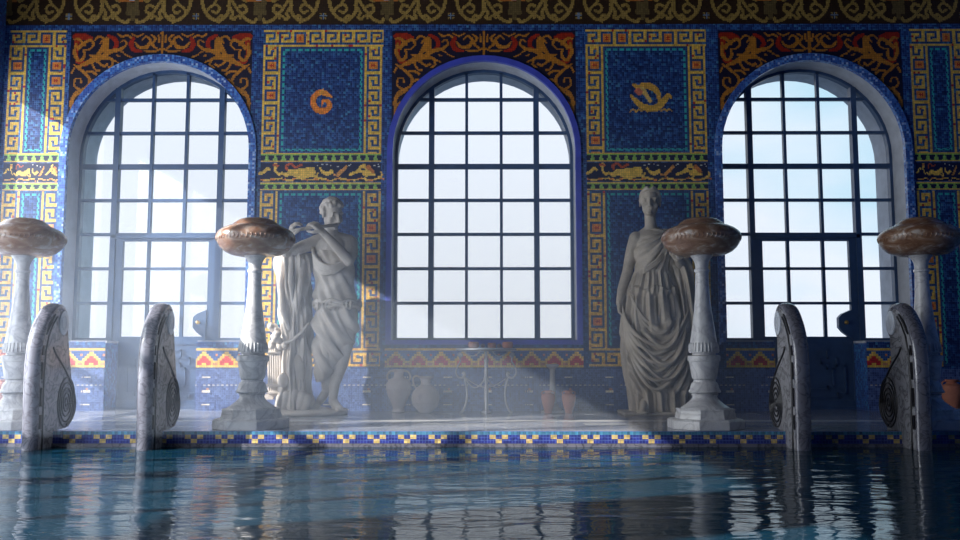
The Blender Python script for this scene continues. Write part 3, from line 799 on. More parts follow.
def head(mb, c, yaw, tilt, nod, s=1.0, curly=True):
    """head with face, centre c; yaw turns the face from the viewer (+ = to the right)"""
    Rm = Matrix.Rotation(yaw, 3, 'Z') @ Matrix.Rotation(tilt, 3, 'Y') @ Matrix.Rotation(nod, 3, 'X')
    def P(x, y, z): return Vector(c)+Rm @ (Vector((x, y, z))*s)
    B = lambda p, r, sc=(1,1,1): mb.ball(P(*p), r*s, sc, Rm, 20, 14)
    B((0,.018,.035), .105, (.80,1.0,.98)); B((0,-.030,-.02), .082, (.88,.86,1.18)); B((0,-.055,-.090), .036, (1,.85,.85))
    B((0,.0,-.045), .080, (.86,.9,.9))
    for k in (-1, 1):
        B((k*.033,-.088,.012), .017, (1.25,.6,.75))            # eyes with lids
        B((k*.034,-.088,.037), .020, (1.5,.55,.42))           # brows
        B((k*.043,-.068,-.028), .030, (1,.7,1))               # cheeks
        B((k*.090,.005,-.008), .022, (.35,.8,1.35))           # ears
        B((k*.013,-.104,-.030), .011)
    mb.limb([P(0,-.090,.034), P(0,-.108,.004), P(0,-.123,-.026)], [.011*s,.012*s,.015*s], 12)
    B((0,-.098,-.056), .019, (1.35,.6,.38)); B((0,-.096,-.070), .019, (1.15,.6,.42)); B((0,-.085,-.100), .021, (1.1,.8,.8))
    rr = random.Random(3)
    if curly:
        for i in range(230):
            a = rr.uniform(-PI, PI); e = rr.uniform(-.45, 1.5)
            x, y, z = math.cos(e)*math.sin(a), math.cos(e)*math.cos(a), math.sin(e)
            if y < -.25 and z < .52: continue
            B((x*.094, .018+y*.108, .035+z*.108), rr.uniform(.013,.021))
    else:
        for k in (-1, 1):
            for r_ in range(7):                                 # waved strands swept back from a centre parting
                z0 = .122-.010*r_; pts = []
                for q in range(9):
                    a = q/8; e = .25+a*1.75
                    w_ = .93-.035*r_; pts.append(P(k*(.006+.090*math.sin(e*.8)*w_)+k*.003*math.sin(q*2.4), -.070+.020*r_+.085*a, .032+(.108-.004*r_)*math.cos(e*.8)-.004*math.cos(q*2.4)))
                mb.limb(pts, [.013*s]*9, 8)
            B((0,.115,-.02), .055, (1,.8,.9))
        mb.limb([P(.085*math.cos(a*PI/10), .02-.095*math.sin(a*PI/10), .088+.03*math.sin(a*PI/10)) for a in range(11)], [.010*s]*11, 8)
    back = (Rm @ Vector((0,1,0))).normalized()
    for k in (-1, 1): DENTS.append((P(k*.034,-.106,.020), .026*s, back*.026*s))
    for k in (-1, 0, 1): DENTS.append((P(k*.016,-.112,-.063), .010*s, back*.008*s))
    DENTS.append((P(0,-.10,-.083), .014*s, back*.007*s))
    return P
DENTS = []
def dent(me):
    """press the eye sockets and the line of the mouth into a carved head"""
    for v in me.vertices:
        for c, r_, d_ in DENTS:
            q = (v.co-c).length
            if q < r_*1.6: v.co += d_*math.exp(-(q/r_)**2*1.4)
    DENTS.clear(); return me
def hand(mb, wrist, direc, palm_n, curl=.9, s=1.0, thumb=1):
    """palm plus five tapering fingers that bend around what they hold"""
    d = Vector(direc).normalized(); n = Vector(palm_n); n = (n-d*n.dot(d)).normalized(); w = d.cross(n)
    W = Vector(wrist)
    for k in (-1.5,-.5,.5,1.5): mb.limb([W+w*k*.012*s, W+d*.085*s+w*k*.021*s], [.020*s,.0145*s], 8)
    for k, L in zip((-1.5,-.5,.5,1.5), (.066,.084,.080,.068)):
        p = W+d*.085*s+w*k*.021*s; pts = [p]; a = .25*curl; 
        for seg, f_ in enumerate((.45,.32,.26)):
            a += curl*(.75 if seg else .45); p = p+(d*math.cos(a)+n*math.sin(a))*L*f_*s; pts.append(p)
        mb.limb(pts, [.0105*s,.0100*s,.0092*s,.0080*s], 8)
    t0 = W+d*.025*s-w*thumb*.028*s
    t1 = t0+(d*.6-w*thumb*.7+n*.5).normalized()*.045*s; t2 = t1+(d*.8+n*.7).normalized()*.034*s; t3 = t2+(d*.7+n*.6+w*thumb*.3).normalized()*.026*s
    mb.limb([t0, t1, t2, t3], [.017*s,.013*s,.0115*s,.009*s], 8)

# --- flute player
D1 = 8.34
fp = empty('flute_player_statue', (-1.46, D1, 0), 'weathered marble statue of a young man playing a flute beside a tree stump', 'statue')
def add1(me, name, mat, label=None, parent=None):
    me.transform(Matrix.Translation((1.46, -D1, 0))); o = link(name, me, mat, parent or fp)
    if label: o['label'] = label
    return o
mb = MB()
h = lambda px, py, dd=0: hx(px, py, D1+dd)
head(mb, h(334, 216.5, -.085), 0.72, -.08, .40, 1.06)
mb.limb([h(331.5,224,-.03), h(331,238,.0)], [.060,.080])
mb.ball(h(333,252,.0), .17, (1.08,.72,1.05)); mb.ball(h(326,256,-.065), .085, (1,.6,.8)); mb.ball(h(342,256,-.065), .085, (1,.6,.8))
mb.ball(h(334,280,.0), .15, (.98,.75,1.3)); mb.ball(h(337,308,.0), .175, (1.05,.8,.9))
mb.limb([h(331,238,.01), h(316,243,.0)], [.07,.072]); mb.limb([h(331,238,.01), h(349,243,.0)], [.07,.075])
E_R = h(351,263,-.13); Wr = h(328.5,237,-.27)
mb.limb([h(350,244,.0), h(352.5,254,-.06), E_R], [.076,.064,.053]); mb.limb([E_R, h(343,253,-.19), Wr], [.053,.049,.034])
hand(mb, Wr, h(318.5,227,-.29)-Wr, Vector((-.55,.5,-.6)), .8, 1.2, -1)
E_L = h(289,256,-.10); Wl = h(296,242,-.30)
mb.limb([h(315,244,.0), h(304,248,-.05), E_L], [.072,.060,.052]); mb.limb([E_L, h(290,249,-.20), Wl], [.052,.046,.034])
hand(mb, Wl, h(300.5,230,-.33)-Wl, Vector((.8,.35,-.1)), .8, 1.2, 1)
mb.limb([h(345,312,.0), h(347,330,-.04), h(346,348,-.06)], [.115,.10,.075])
mb.limb([h(346,348,-.06), h(341,365,-.02), h(335,383,.0), h(333,398,.0)], [.072,.068,.048,.041])
mb.limb([h(333,400,.01), h(337,404,-.06), h(343,406.5,-.14)], [.045,.042,.030])
for q in range(5): mb.limb([h(339.5+q*1.9,406.6,-.15+q*.012), h(341.5+q*2.2,407.6,-.185+q*.016)], [.016-q*.001,.0125-q*.0008], 8)
mb.limb([h(331,312,.0), h(330,335,-.08), h(329,352,-.10)], [.115,.10,.072])
mb.limb([h(329,352,-.10), h(327,370,-.02), h(325,390,.06)], [.070,.060,.040])
mb.limb([h(325,391,.07), h(321,398,.02), h(317,405,-.04)], [.044,.040,.028])
for q in range(5): mb.limb([h(314.5+q*1.7,404.5,-.05), h(313+q*1.9,407,-.075-q*.006)], [.014,.011], 8)
add1(dent(sculpt(mb, 'body', .0075, 2)), 'body', M['statue'])
mb = MB(); mb.tube([h(341,228.5,-.20), h(318,232.5,-.29), h(295,237.5,-.37)], [.016,.0155,.017], 14)
add1(mb.mesh('flute', True), 'flute', M['statue'])
def folds1(X, Z, u, v, cx):
    Xp = X*104+484-0; 
    top = Z > 1.04
    g1 = (Z-1.25)*26+(X+1.46)*14+1.2*np.sin(X*25); g2 = (X+1.30)*34+(Z-1.0)*22+.8*np.sin(Z*9); g3 = (X+1.3)*70+(Z-1.0)*36+1.4*np.sin(Z*7+2)
    k = np.clip((Z-1.0)/.1, 0, 1)
    a = .010*ridge(g1)+.004*np.sin(X*70+Z*30)
    b = .018*ridge(g2)+.008*ridge(g3)
    return a*k+b*(1-k)
loft('tunic', [(z, x, y, rx, ry) for (z, x, y, rx, ry) in [
    (hx(0,252,0).z, hx(331,250,0).x+1.46, .0, .165, .12), (hx(0,262,0).z, hx(334,262,0).x+1.46, .0, .19, .145), (hx(0,280,0).z, hx(334.5,280,0).x+1.46, .0, .188, .15),
    (hx(0,296,0).z, hx(335,296,0).x+1.46, .0, .20, .155), (hx(0,303,0).z, hx(336.5,303,0).x+1.46, .0, .205, .165), (hx(0,320,0).z, hx(337,320,0).x+1.46, -.02, .208, .17),
    (hx(0,338,0).z, hx(335.5,338,0).x+1.46, -.03, .195, .16), (hx(0,352,0).z, hx(331,352,0).x+1.46, -.03, .165, .14), (hx(0,364,0).z, hx(326.5,364,0).x+1.46, -.03, .12, .115),
    (hx(0,373,0).z, hx(323.5,373,0).x+1.46, -.04, .075, .08), (hx(0,381,0).z, hx(322,381,0).x+1.46, -.05, .03, .04)]], lambda X, Z, u, v, c: folds1(X-1.46, Z, u, v, c), M['statue'], fp)
# rolled edges: belt at the hips and hide slung across the chest
mb = MB(); rr = random.Random(5)
for k in range(3):
    pts = []
    for q in range(26):
        a = 2*PI*q/26; x = math.cos(a); y = math.sin(a)
        p = h(337.5, 303+k*2.2+1.6*math.sin(q*1.9+k*2), .0)+Vector((x*.215, y*.172-.005, .0)); pts.append(p)
    pts.append(pts[0]); mb.tube(pts, [.016+.009*abs(math.sin(q*1.3+k)) for q in range(27)], 10)
for q in range(9):
    mb.limb([h(322+q*4, 305+rr.uniform(-1,1), -.18), h(321+q*4, 311+rr.uniform(-1,2), -.175)], [.014,.006], 8)
add1(mb.mesh('belt_roll', True), 'belt_roll', M['statue'])
mb = MB()
for k in range(5):
    pts = [h(314+k*.6, 249+k*2.4,-.06), h(317, 258+k*2.8,-.125), h(324, 265+k*2.7,-.165), h(333, 268.5+k*2.0,-.175), h(342, 266+k*1.6,-.155), h(350, 260+k*1.6,-.10), h(354, 256+k*1.4,-.02)]
    mb.tube([Vector(p) for p in smooth_pts([tuple(p) for p in pts], 4)], .017-.0015*k, 8)
add1(sculpt(mb, 'chest_drapery', .007, 1), 'chest_drapery', M['statue'])
# stump with the hide, and the pipes hanging on it
stump = empty('tree_stump', (0,0,0), parent=fp)
def folds_s(X, Z, u, v, cx):
    th = np.arctan2(v, u); return .018*ridge(th*9+2.2*np.sin(Z*3.3))+.012*np.sin(th*5+Z*8)+.008*np.sin(th*23+Z*5)+.01*np.sin(Z*17+th*3)
def rx_(pl, pr, py, dd, ry): a, b = hx(pl, py, 0).x, hx(pr, py, 0).x; return (hx(0, py, 0).z, (a+b)/2+1.46, dd, (b-a)/2, ry)
loft('trunk', [rx_(281,306,253,.02,.08), rx_(277.5,310,257,.02,.12), rx_(277,311,264,.02,.14), rx_(279.5,309,280,.02,.14), rx_(281,308.5,300,.02,.14), rx_(281,310,322,.02,.15),
    rx_(283,308.5,345,.02,.14), rx_(281,310,370,.0,.15), rx_(280,310,390,.0,.15), rx_(277,312,402,-.02,.18), rx_(274,316,412.3,-.02,.22)], folds_s, M['statue'], stump)
mb = MB()
mb.limb([h(311,324,-.10), h(304,334,-.14), h(296,341,-.15), h(288,343,-.15)], [.014,.018,.02,.014])
mb.ball(h(286.5,379,-.13), .060, (.95,.6,1.2)); mb.ball(h(300,372,-.10), .08, (.9,.6,2.2))
for (x,y) in ((298,405),(305,408),(290,408),(310,411)): mb.limb([h(x,y-14,-.12), h(x-2,y-4,-.16), h(x-4,y+1,-.2)], [.05,.04,.02])
mb.limb([h(284,262,-.06), h(283,285,-.11), h(286,312,-.12), h(292,330,-.12)], [.035,.03,.035,.02]); mb.limb([h(304,262,-.08), h(303,290,-.13), h(300,315,-.13)], [.03,.03,.014])
mb.limb([h(294,258,-.1), h(294,285,-.14), h(296,305,-.13)], [.03,.028,.012])
add1(sculpt(mb, 'animal_hide', .009, 2), 'animal_hide', M['statue'], parent=stump)
mb = MB()
for q in range(6):
    x = 270.5+q*2.2; mb.tube([h(x,346,-.07), h(x,397-q*.8,-.05)], .0115, 10)
for y in (352, 384, 391): mb.tube([h(269,y,-.085), h(283,y,-.085)], .014, 8); 
mb.box(h(268.5,0).x, h(283.5,0).x, D1-.075, D1-.02, h(0,398).z, h(0,393).z)
o = add1(mb.mesh('pan_pipes', False), 'pan_pipes', M['statue'], parent=stump)
smooth_by_angle(o.data)
mb = MB()
for q in range(24): mb.ball(h(280+rr.uniform(-6,8), 337+rr.uniform(-11,11), -.08+rr.uniform(-.05,.03)), rr.uniform(.022,.038), n=10, m=7)
mb.limb([h(277,345,-.06), h(270,375,-.03)], [.02,.015])
add1(sculpt(mb, 'fruit_cluster', .007, 1), 'fruit_cluster', M['statue'], parent=stump)
mb = MB(); mb.lathe([(.30,0),(.32,.012),(.315,.03),(.29,.046),(.25,.052)], 28, (hx(318,0,0).x*1.0, D1-.03, 0)); 
mb.v = [((x+1.56)*1.15-1.56, y if y < D1 else D1+(y-D1)*.8, z*(1+.25*math.sin(x*23)*math.cos(y*17))) for x, y, z in mb.v]
add1(mb.mesh('plinth', True), 'plinth', M['statue'])

# --- robed woman
D2 = 8.36
rw = empty('robed_woman_statue', (1.62, D2, 0), 'tall weathered marble statue of a woman in a pleated robe, behind a lamp', 'statue')
def add2(me, name, mat, label=None, parent=None):
    me.transform(Matrix.Translation((-1.62, -D2, 0))); o = link(name, me, mat, parent or rw)
    if label: o['label'] = label
    return o
h = lambda px, py, dd=0: hx(px, py, D2+dd)
mb = MB()
head(mb, h(649.5, 204, -.03), -.20, .03, .05, 1.06, curly=False)
mb.limb([h(650,214,.0), h(651,226,.01), h(651,236,.01)], [.054,.056,.085])
mb.ball(h(652,245,.0), .16, (1.12,.72,1.0)); mb.ball(h(643,251,-.09), .062); mb.ball(h(660,251,-.09), .062)
mb.limb([h(651,229,.02), h(643,235,.015), h(636.5,241,.01)], [.052,.050,.060]); mb.limb([h(651,229,.02), h(660,235,.015), h(668.5,241,.01)], [.052,.050,.060])
mb.ball(h(652,275,.0), .14, (1,.8,1.4)); mb.ball(h(652,305,.0), .18, (1,.85,.9))
mb.limb([h(636,239,.0), h(632,252,.02), h(628,272,.03)], [.068,.058,.050]); mb.limb([h(628,272,.03), h(622,290,.0), h(618.5,304,-.06)], [.05,.045,.034])
hand(mb, h(618.5,304,-.06), Vector((.05,-.15,-1)), Vector((.8,-.4,0)), .9, 1.05, 1)
mb.limb([h(669,239,.0), h(676,252,.0), h(681,268,-.04)], [.068,.058,.050]); mb.limb([h(681,268,-.04), h(676,264,-.15), h(672,262,-.24)], [.05,.044,.034])
hand(mb, h(672,262,-.24), Vector((-.25,-.75,.55)), Vector((-.2,-.5,.9)), 1.1, 1.0, -1)
mb.limb([h(645,385,.0), h(641,398,-.08)], [.06,.045]); mb.limb([h(642,401,-.10), h(640,405,-.19), h(637.5,408,-.26)], [.045,.040,.028])
for q in range(5): mb.limb([h(634.3+q*2.0,408.2,-.26+abs(q-3)*.006), h(633.2+q*2.1,409.6,-.295+abs(q-3)*.008)], [.0145,.012], 8)
add2(dent(sculpt(mb, 'body', .0075, 2)), 'body', M['statue_b'])
mb = MB()
for q in range(7): mb.ball(h(672+rr.uniform(-3,3), 257+rr.uniform(-4,4), -.34+rr.uniform(-.03,.03)), .028, n=10, m=7)
add2(sculpt(mb, 'held_flowers', .007, 1), 'held_flowers', M['statue_b'])
CL = (hx(668,0,0).x if False else (668-484)/104.5, hx(0,233,0).z)
def folds2(X, Z, u, v, cx):
    Xw = X+1.62
    front = v < .3
    # bodice: folds fan out from the clasp on the shoulder
    ang = np.arctan2(Z-CL[1], Xw-CL[0]); rad = np.hypot(Z-CL[1], Xw-CL[0])
    bod = .009*ridge(ang*17)+.004*np.sin(ang*39+rad*12)
    th = np.arctan2(v, u)
    # overfold between waist and hips: fine pleats
    ov = .010*ridge(th*22+1.2*np.sin(Z*14))+.006*ridge(th*37+Z*6)
    # mantle: deep curved swags hanging from both hips, pleats at the edges
    uu = u*1.0
    g = (Z*1.0-.62*(uu-.10)**2-.10*uu)
    sw = .030*ridge(g*40+.5*np.sin(uu*5), 2.2)+.012*ridge(g*91+2, 2)
    edge = np.clip((np.abs(uu)-.72)/.25, 0, 1)
    sw = sw*(1-edge)+edge*.020*ridge(th*24+Z*3)
    low = .020*ridge(th*15+.8*np.sin(Z*6))+.010*ridge(th*33)
    leg = .018*ridge(th*13+Z*4.5)+.008*ridge(th*29+Z*3)
    def blend(a, b, z0, w): k = np.clip((Z-z0)/w+.5, 0, 1); return a*(1-k)+b*k
    out = blend(low, sw, .22, .12)
    out = blend(out, leg, .80+.10*u, .12)
    out = blend(out, ov, 1.12, .06)
    out = blend(out, bod, 1.33, .06)
    # hem ledges
    out = out+.022*np.clip((1.185+.02*np.sin(th*7)-Z)/.012, 0, 1)*np.clip((Z-1.10)/.08, 0, 1)
    return out
def rw_(pl, pr, py, dd, ry): a, b = hx(pl, py, 0).x, hx(pr, py, 0).x; return (hx(0, py, 0).z, (a+b)/2-1.62, dd, (b-a)/2, ry)
loft('robe', [rw_(647,668,230,-.01,.05), rw_(641,671.5,236,-.01,.09), rw_(635.5,674,243.5,-.01,.145), rw_(634,675,252,-.02,.17), rw_(634.5,674,264,-.01,.155), rw_(634.5,672.5,276,.0,.15),
    rw_(630,676,287,-.01,.17), rw_(626,680,298,-.01,.19), rw_(623,683,315,-.02,.205), rw_(621.5,688,335,-.03,.22), rw_(623,691,355,-.03,.23), rw_(625,692.5,372,-.03,.225),
    rw_(629,692,388,-.01,.20), rw_(631.5,692,400,.0,.18), rw_(631.5,693,410.5,.0,.18)], folds2, M['statue_b'], rw, 300, 300)
mb = MB(); mb.ball(h(668,233.5,-.08), .024); mb.ball(h(671,236,-.06), .02)
for k in range(3): mb.tube([Vector(p) for p in smooth_pts([tuple(p) for p in (h(668,234+k,-.09), h(664,246+k*3,-.15), h(653,262+k*2.5,-.185), h(640,272+k*1.5,-.165))], 5)], .011, 8)
add2(mb.mesh('shoulder_clasp', True), 'shoulder_clasp', M['statue_b'])
# heavy roll of cloth gathered in the hand and swept across the thighs
mb = MB()
for k in range(6):
    P_ = [h(621,306+k*1.5,-.08), h(624,322+k*4,-.17), h(634,336+k*7,-.235), h(650,345+k*8.5,-.255), h(668,337+k*8,-.235), h(682,318+k*8,-.17), h(686,300+k*7,-.10)]
    mb.tube([Vector(p) for p in smooth_pts([tuple(p) for p in P_], 6)], [.006+.014*math.sin((q+1)/38*PI) for q in range(37)], 8)
for k in range(4):
    P_ = [h(627,292,-.13), h(634,310+k*3,-.19), h(643,322+k*5,-.215), h(652,322+k*4,-.215), h(659,300+k*2,-.20)]
    mb.tube([Vector(p) for p in smooth_pts([tuple(p) for p in P_], 6)], [.004+.010*math.sin((q+1)/26*PI) for q in range(25)], 8)
add2(sculpt(mb, 'swag_folds', .006, 2), 'swag_folds', M['statue_b'])
def folds3(X, Z, u, v, cx):
    th = np.arctan2(v, u); return .020*ridge(th*7+Z*3+1.5*np.sin(Z*5))+.008*ridge(th*17+Z*9)
loft('mantle', [rw_(671,684,258,-.02,.05), rw_(671,688,264,-.04,.08), rw_(673,690,275,-.05,.09), rw_(676,692,300,-.06,.09), rw_(677,695,330,-.06,.09), rw_(679,695,355,-.06,.08), rw_(681,694.5,378,-.05,.07), rw_(684,693,396,-.05,.04)],
     folds3, M['statue_b'], rw, 160, 90)
mb = MB(); mb.box(-.36,.36,-.24,.20,0,.03); mb.build('plinth', M['statue_b'], rw, bevel=.008, loc=(.02,0,0))

# ------------------------------------------------------------------ pots, table, stand
def potm(prof, n=36): return MB().lathe(prof, n)
def pt(px, py, d): return ((px-484)/(880/d*1.0)*1.0)
Y1 = 8.60
v = empty('amphora', (-.828, Y1, 0), 'tall pale clay two-handled amphora left of the round jug', 'vase')
potm([(.050,0),(.062,.005),(.060,.02),(.052,.035),(.075,.10),(.108,.17),(.122,.235),(.118,.28),(.09,.315),(.055,.335),(.046,.352),(.046,.385),(.060,.405),(.062,.413),(.045,.413),(.036,.38),(.02,.37)]).build('body', M['clay'], v, auto=True)
for s in (-1, 1):
    MB().tube(smooth_pts([(s*.050,0,.395),(s*.085,0,.392),(s*.108,0,.36),(s*.110,0,.325),(s*.092,0,.305)], 5), .010, 8).build('handle', M['clay'], v, smooth=True)
mb = MB()
for k in range(22):
    a = 2*PI*k/22
    mb.tube([(.1215*math.cos(a+t*.1), .1215*math.sin(a+t*.1), .215+.014*math.sin(t*PI/2)) for t in range(3)], .004, 5)
for z, r in ((.262,.1215),(.19,.1165)): mb.tube([(r*math.cos(a*PI/18), r*math.sin(a*PI/18), z) for a in range(37)], .0025, 5)
mb.build('relief_band', M['clay'], v, smooth=True)
v = empty('round_jug', (-.565, Y1-.01, 0), 'squat pale clay jug with one handle, between the amphora and the iron table', 'vase')
potm([(.055,0),(.065,.005),(.078,.02),(.115,.06),(.135,.11),(.137,.15),(.122,.20),(.09,.24),(.052,.265),(.045,.285),(.052,.318),(.075,.338),(.078,.345),(.055,.345),(.036,.31),(.02,.30)]).build('body', M['clay'], v, auto=True)
MB().tube(smooth_pts([(-.060,0,.335),(-.09,0,.350),(-.118,0,.335),(-.122,0,.30),(-.112,0,.26),(-.095,0,.235)], 5), .009, 8).build('handle', M['clay'], v, smooth=True)
mb = MB()
for z, r in ((.075,.1235),(.088,.1295),(.06,.1155)): mb.tube([(r*math.cos(a*PI/18), r*math.sin(a*PI/18), z) for a in range(37)], .0035, 5)
for q in range(5): mb.tube([(-.02+.045*math.cos(q+t*.5)*(t/7), -.132+.004*t/7, .165+.035*math.sin(q+t*.5)*(t/7)) for t in range(8)], .003, 5)
mb.build('relief_band', M['clay'], v, smooth=True)
# iron table
tb = empty('iron_table', (.02, 8.47, 0), 'round iron tripod table with scrolled legs below the central window', 'table')
mb = MB(); mb.lathe([(.255,.588),(.285,.592),(.292,.600),(.290,.612),(.27,.616),(.02,.616)], 48); mb.build('tabletop', M['iron'], tb, auto=True)
for k, a in enumerate((PI, 0, -PI/2*1.0)):
    mb = MB(); ca, sa = math.cos(a), math.sin(a)
    s3 = .55 if k == 2 else 1
    up = smooth_pts([(.235,.575),(.262,.56),(.252,.54),(.232,.545),(.24,.565),(.262,.55),(.245,.50),(.27,.45),(.288,.39),(.268,.345),(.235,.335),(.205,.36),(.212,.385),(.228,.37)], 4)
    mb.tube([(r*ca*s3, r*sa*s3, z) for r, z in up], [.010+.004*math.sin(q/len(up)*PI*3) for q in range(len(up))], 8)
    dn = smooth_pts([(.212,.375),(.205,.33),(.190,.26),(.182,.18),(.190,.10),(.212,.04),(.232,.012),(.25,.008)], 4)
    mb.tube([(r*ca*s3, r*sa*s3, z) for r, z in dn], [.011]*len(dn), 8)
    mb.build('leg', M['iron'], tb, smooth=True)
mb = MB()
for a, b in ((PI, 0), (0, -PI/2), (-PI/2, -PI)):
    p = [(.21*math.cos(a)*(1-t)+.21*math.cos(b)*t, .21*math.sin(a)*(1-t)*.6+.21*math.sin(b)*t*.6, .345-.10*math.sin(t*PI)) for t in [q/12 for q in range(13)]]
    mb.tube(p, .006, 6)
for s in (-1, 1): mb.tube(smooth_pts([(s*.06,0,.585),(s*.10,0,.55),(s*.15,0,.545),(s*.21,0,.58)], 4), .006, 6)
mb.build('stretcher', M['iron'], tb, smooth=True)
mb = MB(); mb.tube([(0,.02,.59),(0,.02,.52)], .014, 8); mb.lathe([(.01,.42),(.022,.44),(.016,.47),(.026,.50),(.012,.53)], 12, (0,.02,0)); mb.lathe([(.006,.26),(.02,.29),(.03,.33),(.018,.36),(.024,.40),(.012,.43)], 12, (0,.02,0)); mb.tube([(0,.02,.27),(0,.02,.01)], .022, 8); mb.lathe([(.05,0),(.05,.012),(.02,.03)], 16, (0,.02,0))
mb.build('centre_post', M['iron'], tb, smooth=True)
def bowl0():
    o = potm([(.028,0),(.045,.004),(.052,.025),(.050,.050),(.042,.060),(.034,.060),(.030,.045),(.01,.04)], 28).build('terracotta_pot', M['terracotta'], auto=True); return o
p0 = bowl0(); pots = [p0]
for _ in range(2): c = p0.copy(); COL.objects.link(c); pots.append(c)
for o, (x, y), lb in zip(pots, ((-.095, 8.42), (.10, 8.50), (.315-.06, 8.42)), ('small terracotta pot on the iron table, leftmost of three', 'small terracotta pot in the middle of the iron table', 'small terracotta pot on the iron table, rightmost of three')):
    o.location = (x, y, .6165); tag(o, lb, 'pot', 'small pots on the iron table')
pots[1].scale = (.8,.8,.85); pots[0].location.x = -.10; pots[2].location.x = .225; pots[1].location.x = .075
f0 = None
for i, (x, y, lb) in enumerate(((-.01, 8.44, 'small dark fruit on the table, just right of the leftmost pot'), (.145, 8.43, 'small dark fruit on the table, just left of the rightmost pot'))):
    if f0 is None:
        o = f0 = MB().ball((0,0,.022), .022, (1,1,.95)).build('dark_fruit', M['berry'], smooth=True)
    else: o = f0.copy(); COL.objects.link(o)
    o.location = (x, y, .6163); tag(o, lb, 'fruit', 'dark fruit on the iron table')
# stone pedestal and terracotta vases
pd = empty('stone_pedestal', (.665, 8.62, 0), 'slender grey stone pedestal standing between two terracotta vases', 'pedestal')
potm([(.115,0),(.115,.012),(.095,.02),(.06,.05),(.04,.09)], 20).build('base', M['column'], pd, auto=True)
potm([(.042,.08),(.034,.14),(.028,.25),(.025,.36),(.027,.41),(.034,.425)], 20).build('shaft', M['column'], pd, auto=True)
potm([(.03,.42),(.055,.435),(.062,.445),(.062,.46),(.05,.465)], 20).build('capital', M['column'], pd, auto=True)
def tvase():
    t = empty('terracotta_vase')
    potm([(.030,0),(.034,.004),(.036,.02),(.052,.07),(.066,.13),(.068,.155),(.058,.178),(.036,.188),(.030,.196),(.038,.208),(.040,.214),(.028,.214),(.022,.195),(.01,.19)], 28).build('body', M['terracotta'], t, auto=True)
    for s in (-1, 1): MB().tube(smooth_pts([(s*.032,0,.205),(s*.052,0,.202),(s*.062,0,.188),(s*.056,0,.172)], 4), .005, 6).build('handle', M['terracotta'], t, smooth=True)
    return t
tv0 = tvase(); tvs = [tv0]+[copy_tree(tv0) for _ in range(3)]
for o, x, sc, lb in zip(tvs, (.612, .808, -4.55, 4.42), (1,1,1.5,1.5), ('terracotta vase just left of the slender pedestal', 'terracotta vase just right of the slender pedestal', 'large terracotta vase at the far left edge of the deck', 'large terracotta vase behind the rightmost lamp')):
    o.location = (x, 8.48 if sc == 1 else 8.4, 0); o.scale = (sc,)*3; tag(o, lb, 'vase', 'terracotta vases along the wall')

# ------------------------------------------------------------------ haze, light, sky, camera
t = NT('pool_haze'); vs_ = t.n('ShaderNodeVolumeScatter'); vs_.inputs['Anisotropy'].default_value = .2
vs_.inputs['Color'].default_value = (.70,.82,1,1); t.l(vs_.outputs[0], t.out.inputs['Volume'])
c_ = t.n('ShaderNodeTexCoord'); sp_ = t.n('ShaderNodeSeparateXYZ'); t.l(c_.outputs['Object'], sp_.inputs[0])
def rng(sock, a, b):
    m_ = t.n('ShaderNodeMapRange'); m_.interpolation_type = 'SMOOTHSTEP'; t.l(sock, m_.inputs[0]); m_.inputs[1].default_value = a; m_.inputs[2].default_value = b
    return m_.outputs[0]
dn_ = t.math('MULTIPLY', t.math('MULTIPLY', rng(sp_.outputs['X'], 3.2, .2), rng(sp_.outputs['Z'], 2.9, .1)), .125)
t.l(dn_, vs_.inputs['Density'])
mb = MB(); mb.box(XL+.002, 3.2, 5.9, WY0-.002, .003, 2.9)
hz = mb.build('steam_haze', t.m); tag(hz, 'thin bluish steam haze over the left half of the deck', 'haze', kind='stuff')

def fill_lamp(y0, y1, z0, z1, watts, col=(.86,.93,1)):
    """daylight entering through one of the openings of the left wall"""
    a = bpy.data.lights.new('window_daylight', 'AREA'); a.shape = 'RECTANGLE'; a.size = z1-z0; a.size_y = y1-y0; a.energy = watts; a.color = col
    o = bpy.data.objects.new('window_daylight', a); COL.objects.link(o); o.location = (XL-.10, (y0+y1)/2, (z0+z1)/2)
    o.rotation_euler = (0, -PI/2, 0); return o
for (a_, b_), p_ in zip(SW, (60, 155, 85, 22)):  # added fill lamps at the left openings, brightening the mosaic wall
    if p_: fill_lamp(a_, b_, SZ0, SZ1, p_)

sun = bpy.data.lights.new('sun', 'SUN'); sun.energy = 12; sun.angle = math.radians(.6); sun.color = (1,.97,.93)
so = bpy.data.objects.new('sun', sun); COL.objects.link(so)
d = Vector((1, .42, -.53)).normalized(); so.rotation_euler = d.to_track_quat('-Z', 'Y').to_euler(); so.location = (-12, 0, 8)

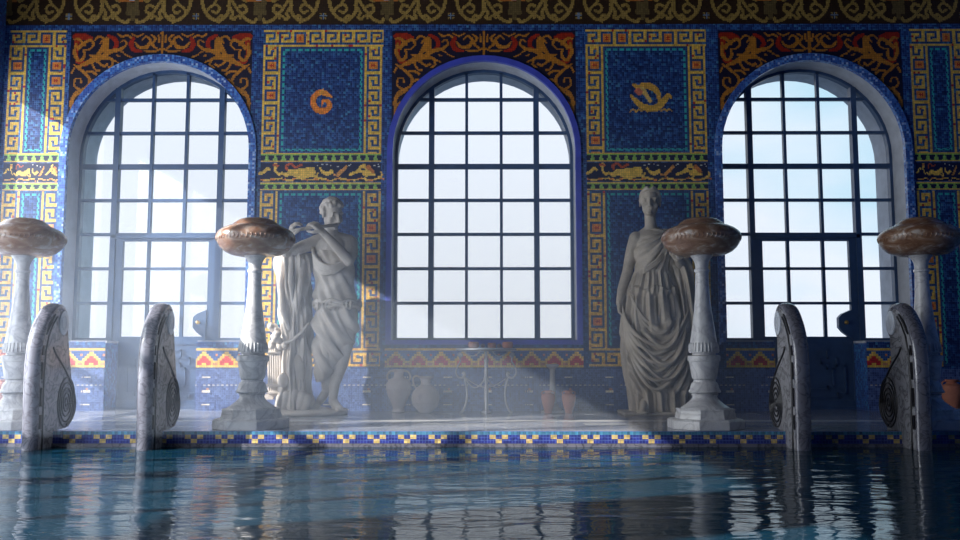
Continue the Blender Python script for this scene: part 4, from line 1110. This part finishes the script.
w = bpy.data.worlds.new('sky'); SC.world = w; w.use_nodes = True; nt = w.node_tree; nt.nodes.clear()
N = lambda k: nt.nodes.new(k)
tc = N('ShaderNodeTexCoord'); mp = N('ShaderNodeMapping'); mp.inputs['Scale'].default_value = (1.2,1.2,3.2); nt.links.new(tc.outputs['Generated'], mp.inputs[0])
nz1 = N('ShaderNodeTexNoise'); nz1.inputs['Scale'].default_value = 2.1; nz1.inputs['Detail'].default_value = 6; nt.links.new(mp.outputs[0], nz1.inputs[0])
sep = N('ShaderNodeSeparateXYZ'); nt.links.new(tc.outputs['Generated'], sep.inputs[0])
def MA(op, a, b, c=None):
    m = N('ShaderNodeMath'); m.operation = op
    for i, v_ in enumerate((a, b, c)):
        if v_ is None: continue
        if isinstance(v_, (int, float)): m.inputs[i].default_value = v_
        else: nt.links.new(v_, m.inputs[i])
    return m.outputs[0]
cov = MA('ADD', nz1.outputs['Fac'], MA('MULTIPLY', sep.outputs['X'], -.75)); cov = MA('ADD', cov, MA('MULTIPLY', sep.outputs['Z'], -.75)); cov = MA('ADD', cov, .42)
rp = N('ShaderNodeValToRGB'); nt.links.new(cov, rp.inputs[0]); e = rp.color_ramp.elements
e[0].position = .36; e[0].color = (.46,.72,.86,1); e[1].position = .66; e[1].color = (.82,.87,.95,1)
gr = N('ShaderNodeMix'); gr.data_type = 'RGBA'; nt.links.new(MA('GREATER_THAN', sep.outputs['Z'], -.02), gr.inputs[0]); gr.inputs[6].default_value = (.16,.22,.30,1); nt.links.new(rp.outputs[0], gr.inputs[7])
bg = N('ShaderNodeBackground'); nt.links.new(gr.outputs[2], bg.inputs[0]); bg.inputs[1].default_value = 1.15
wo = N('ShaderNodeOutputWorld'); nt.links.new(bg.outputs[0], wo.inputs[0])

cam = bpy.data.cameras.new('camera'); cam.sensor_width = 36; cam.lens = 880/960*36; cam.clip_end = 200
co_ = bpy.data.objects.new('camera', cam); COL.objects.link(co_); co_.location = (0, 0, .554)
co_.rotation_euler = (math.radians(90+5.5), 0, math.radians(.26)); SC.camera = co_
SC.view_settings.view_transform = 'Standard'; SC.view_settings.look = 'None'; SC.view_settings.gamma = 1; SC.view_settings.use_curve_mapping = False
SC.view_settings.exposure = 0.0
SC.cycles.use_denoising = True
SC.cycles.volume_bounces = 1; SC.cycles.max_bounces = 8; SC.cycles.transparent_max_bounces = 12
SC.cycles.caustics_reflective = False; SC.cycles.caustics_refractive = False
SC.cycles.sample_clamp_indirect = 4
bpy.context.view_layer.update()
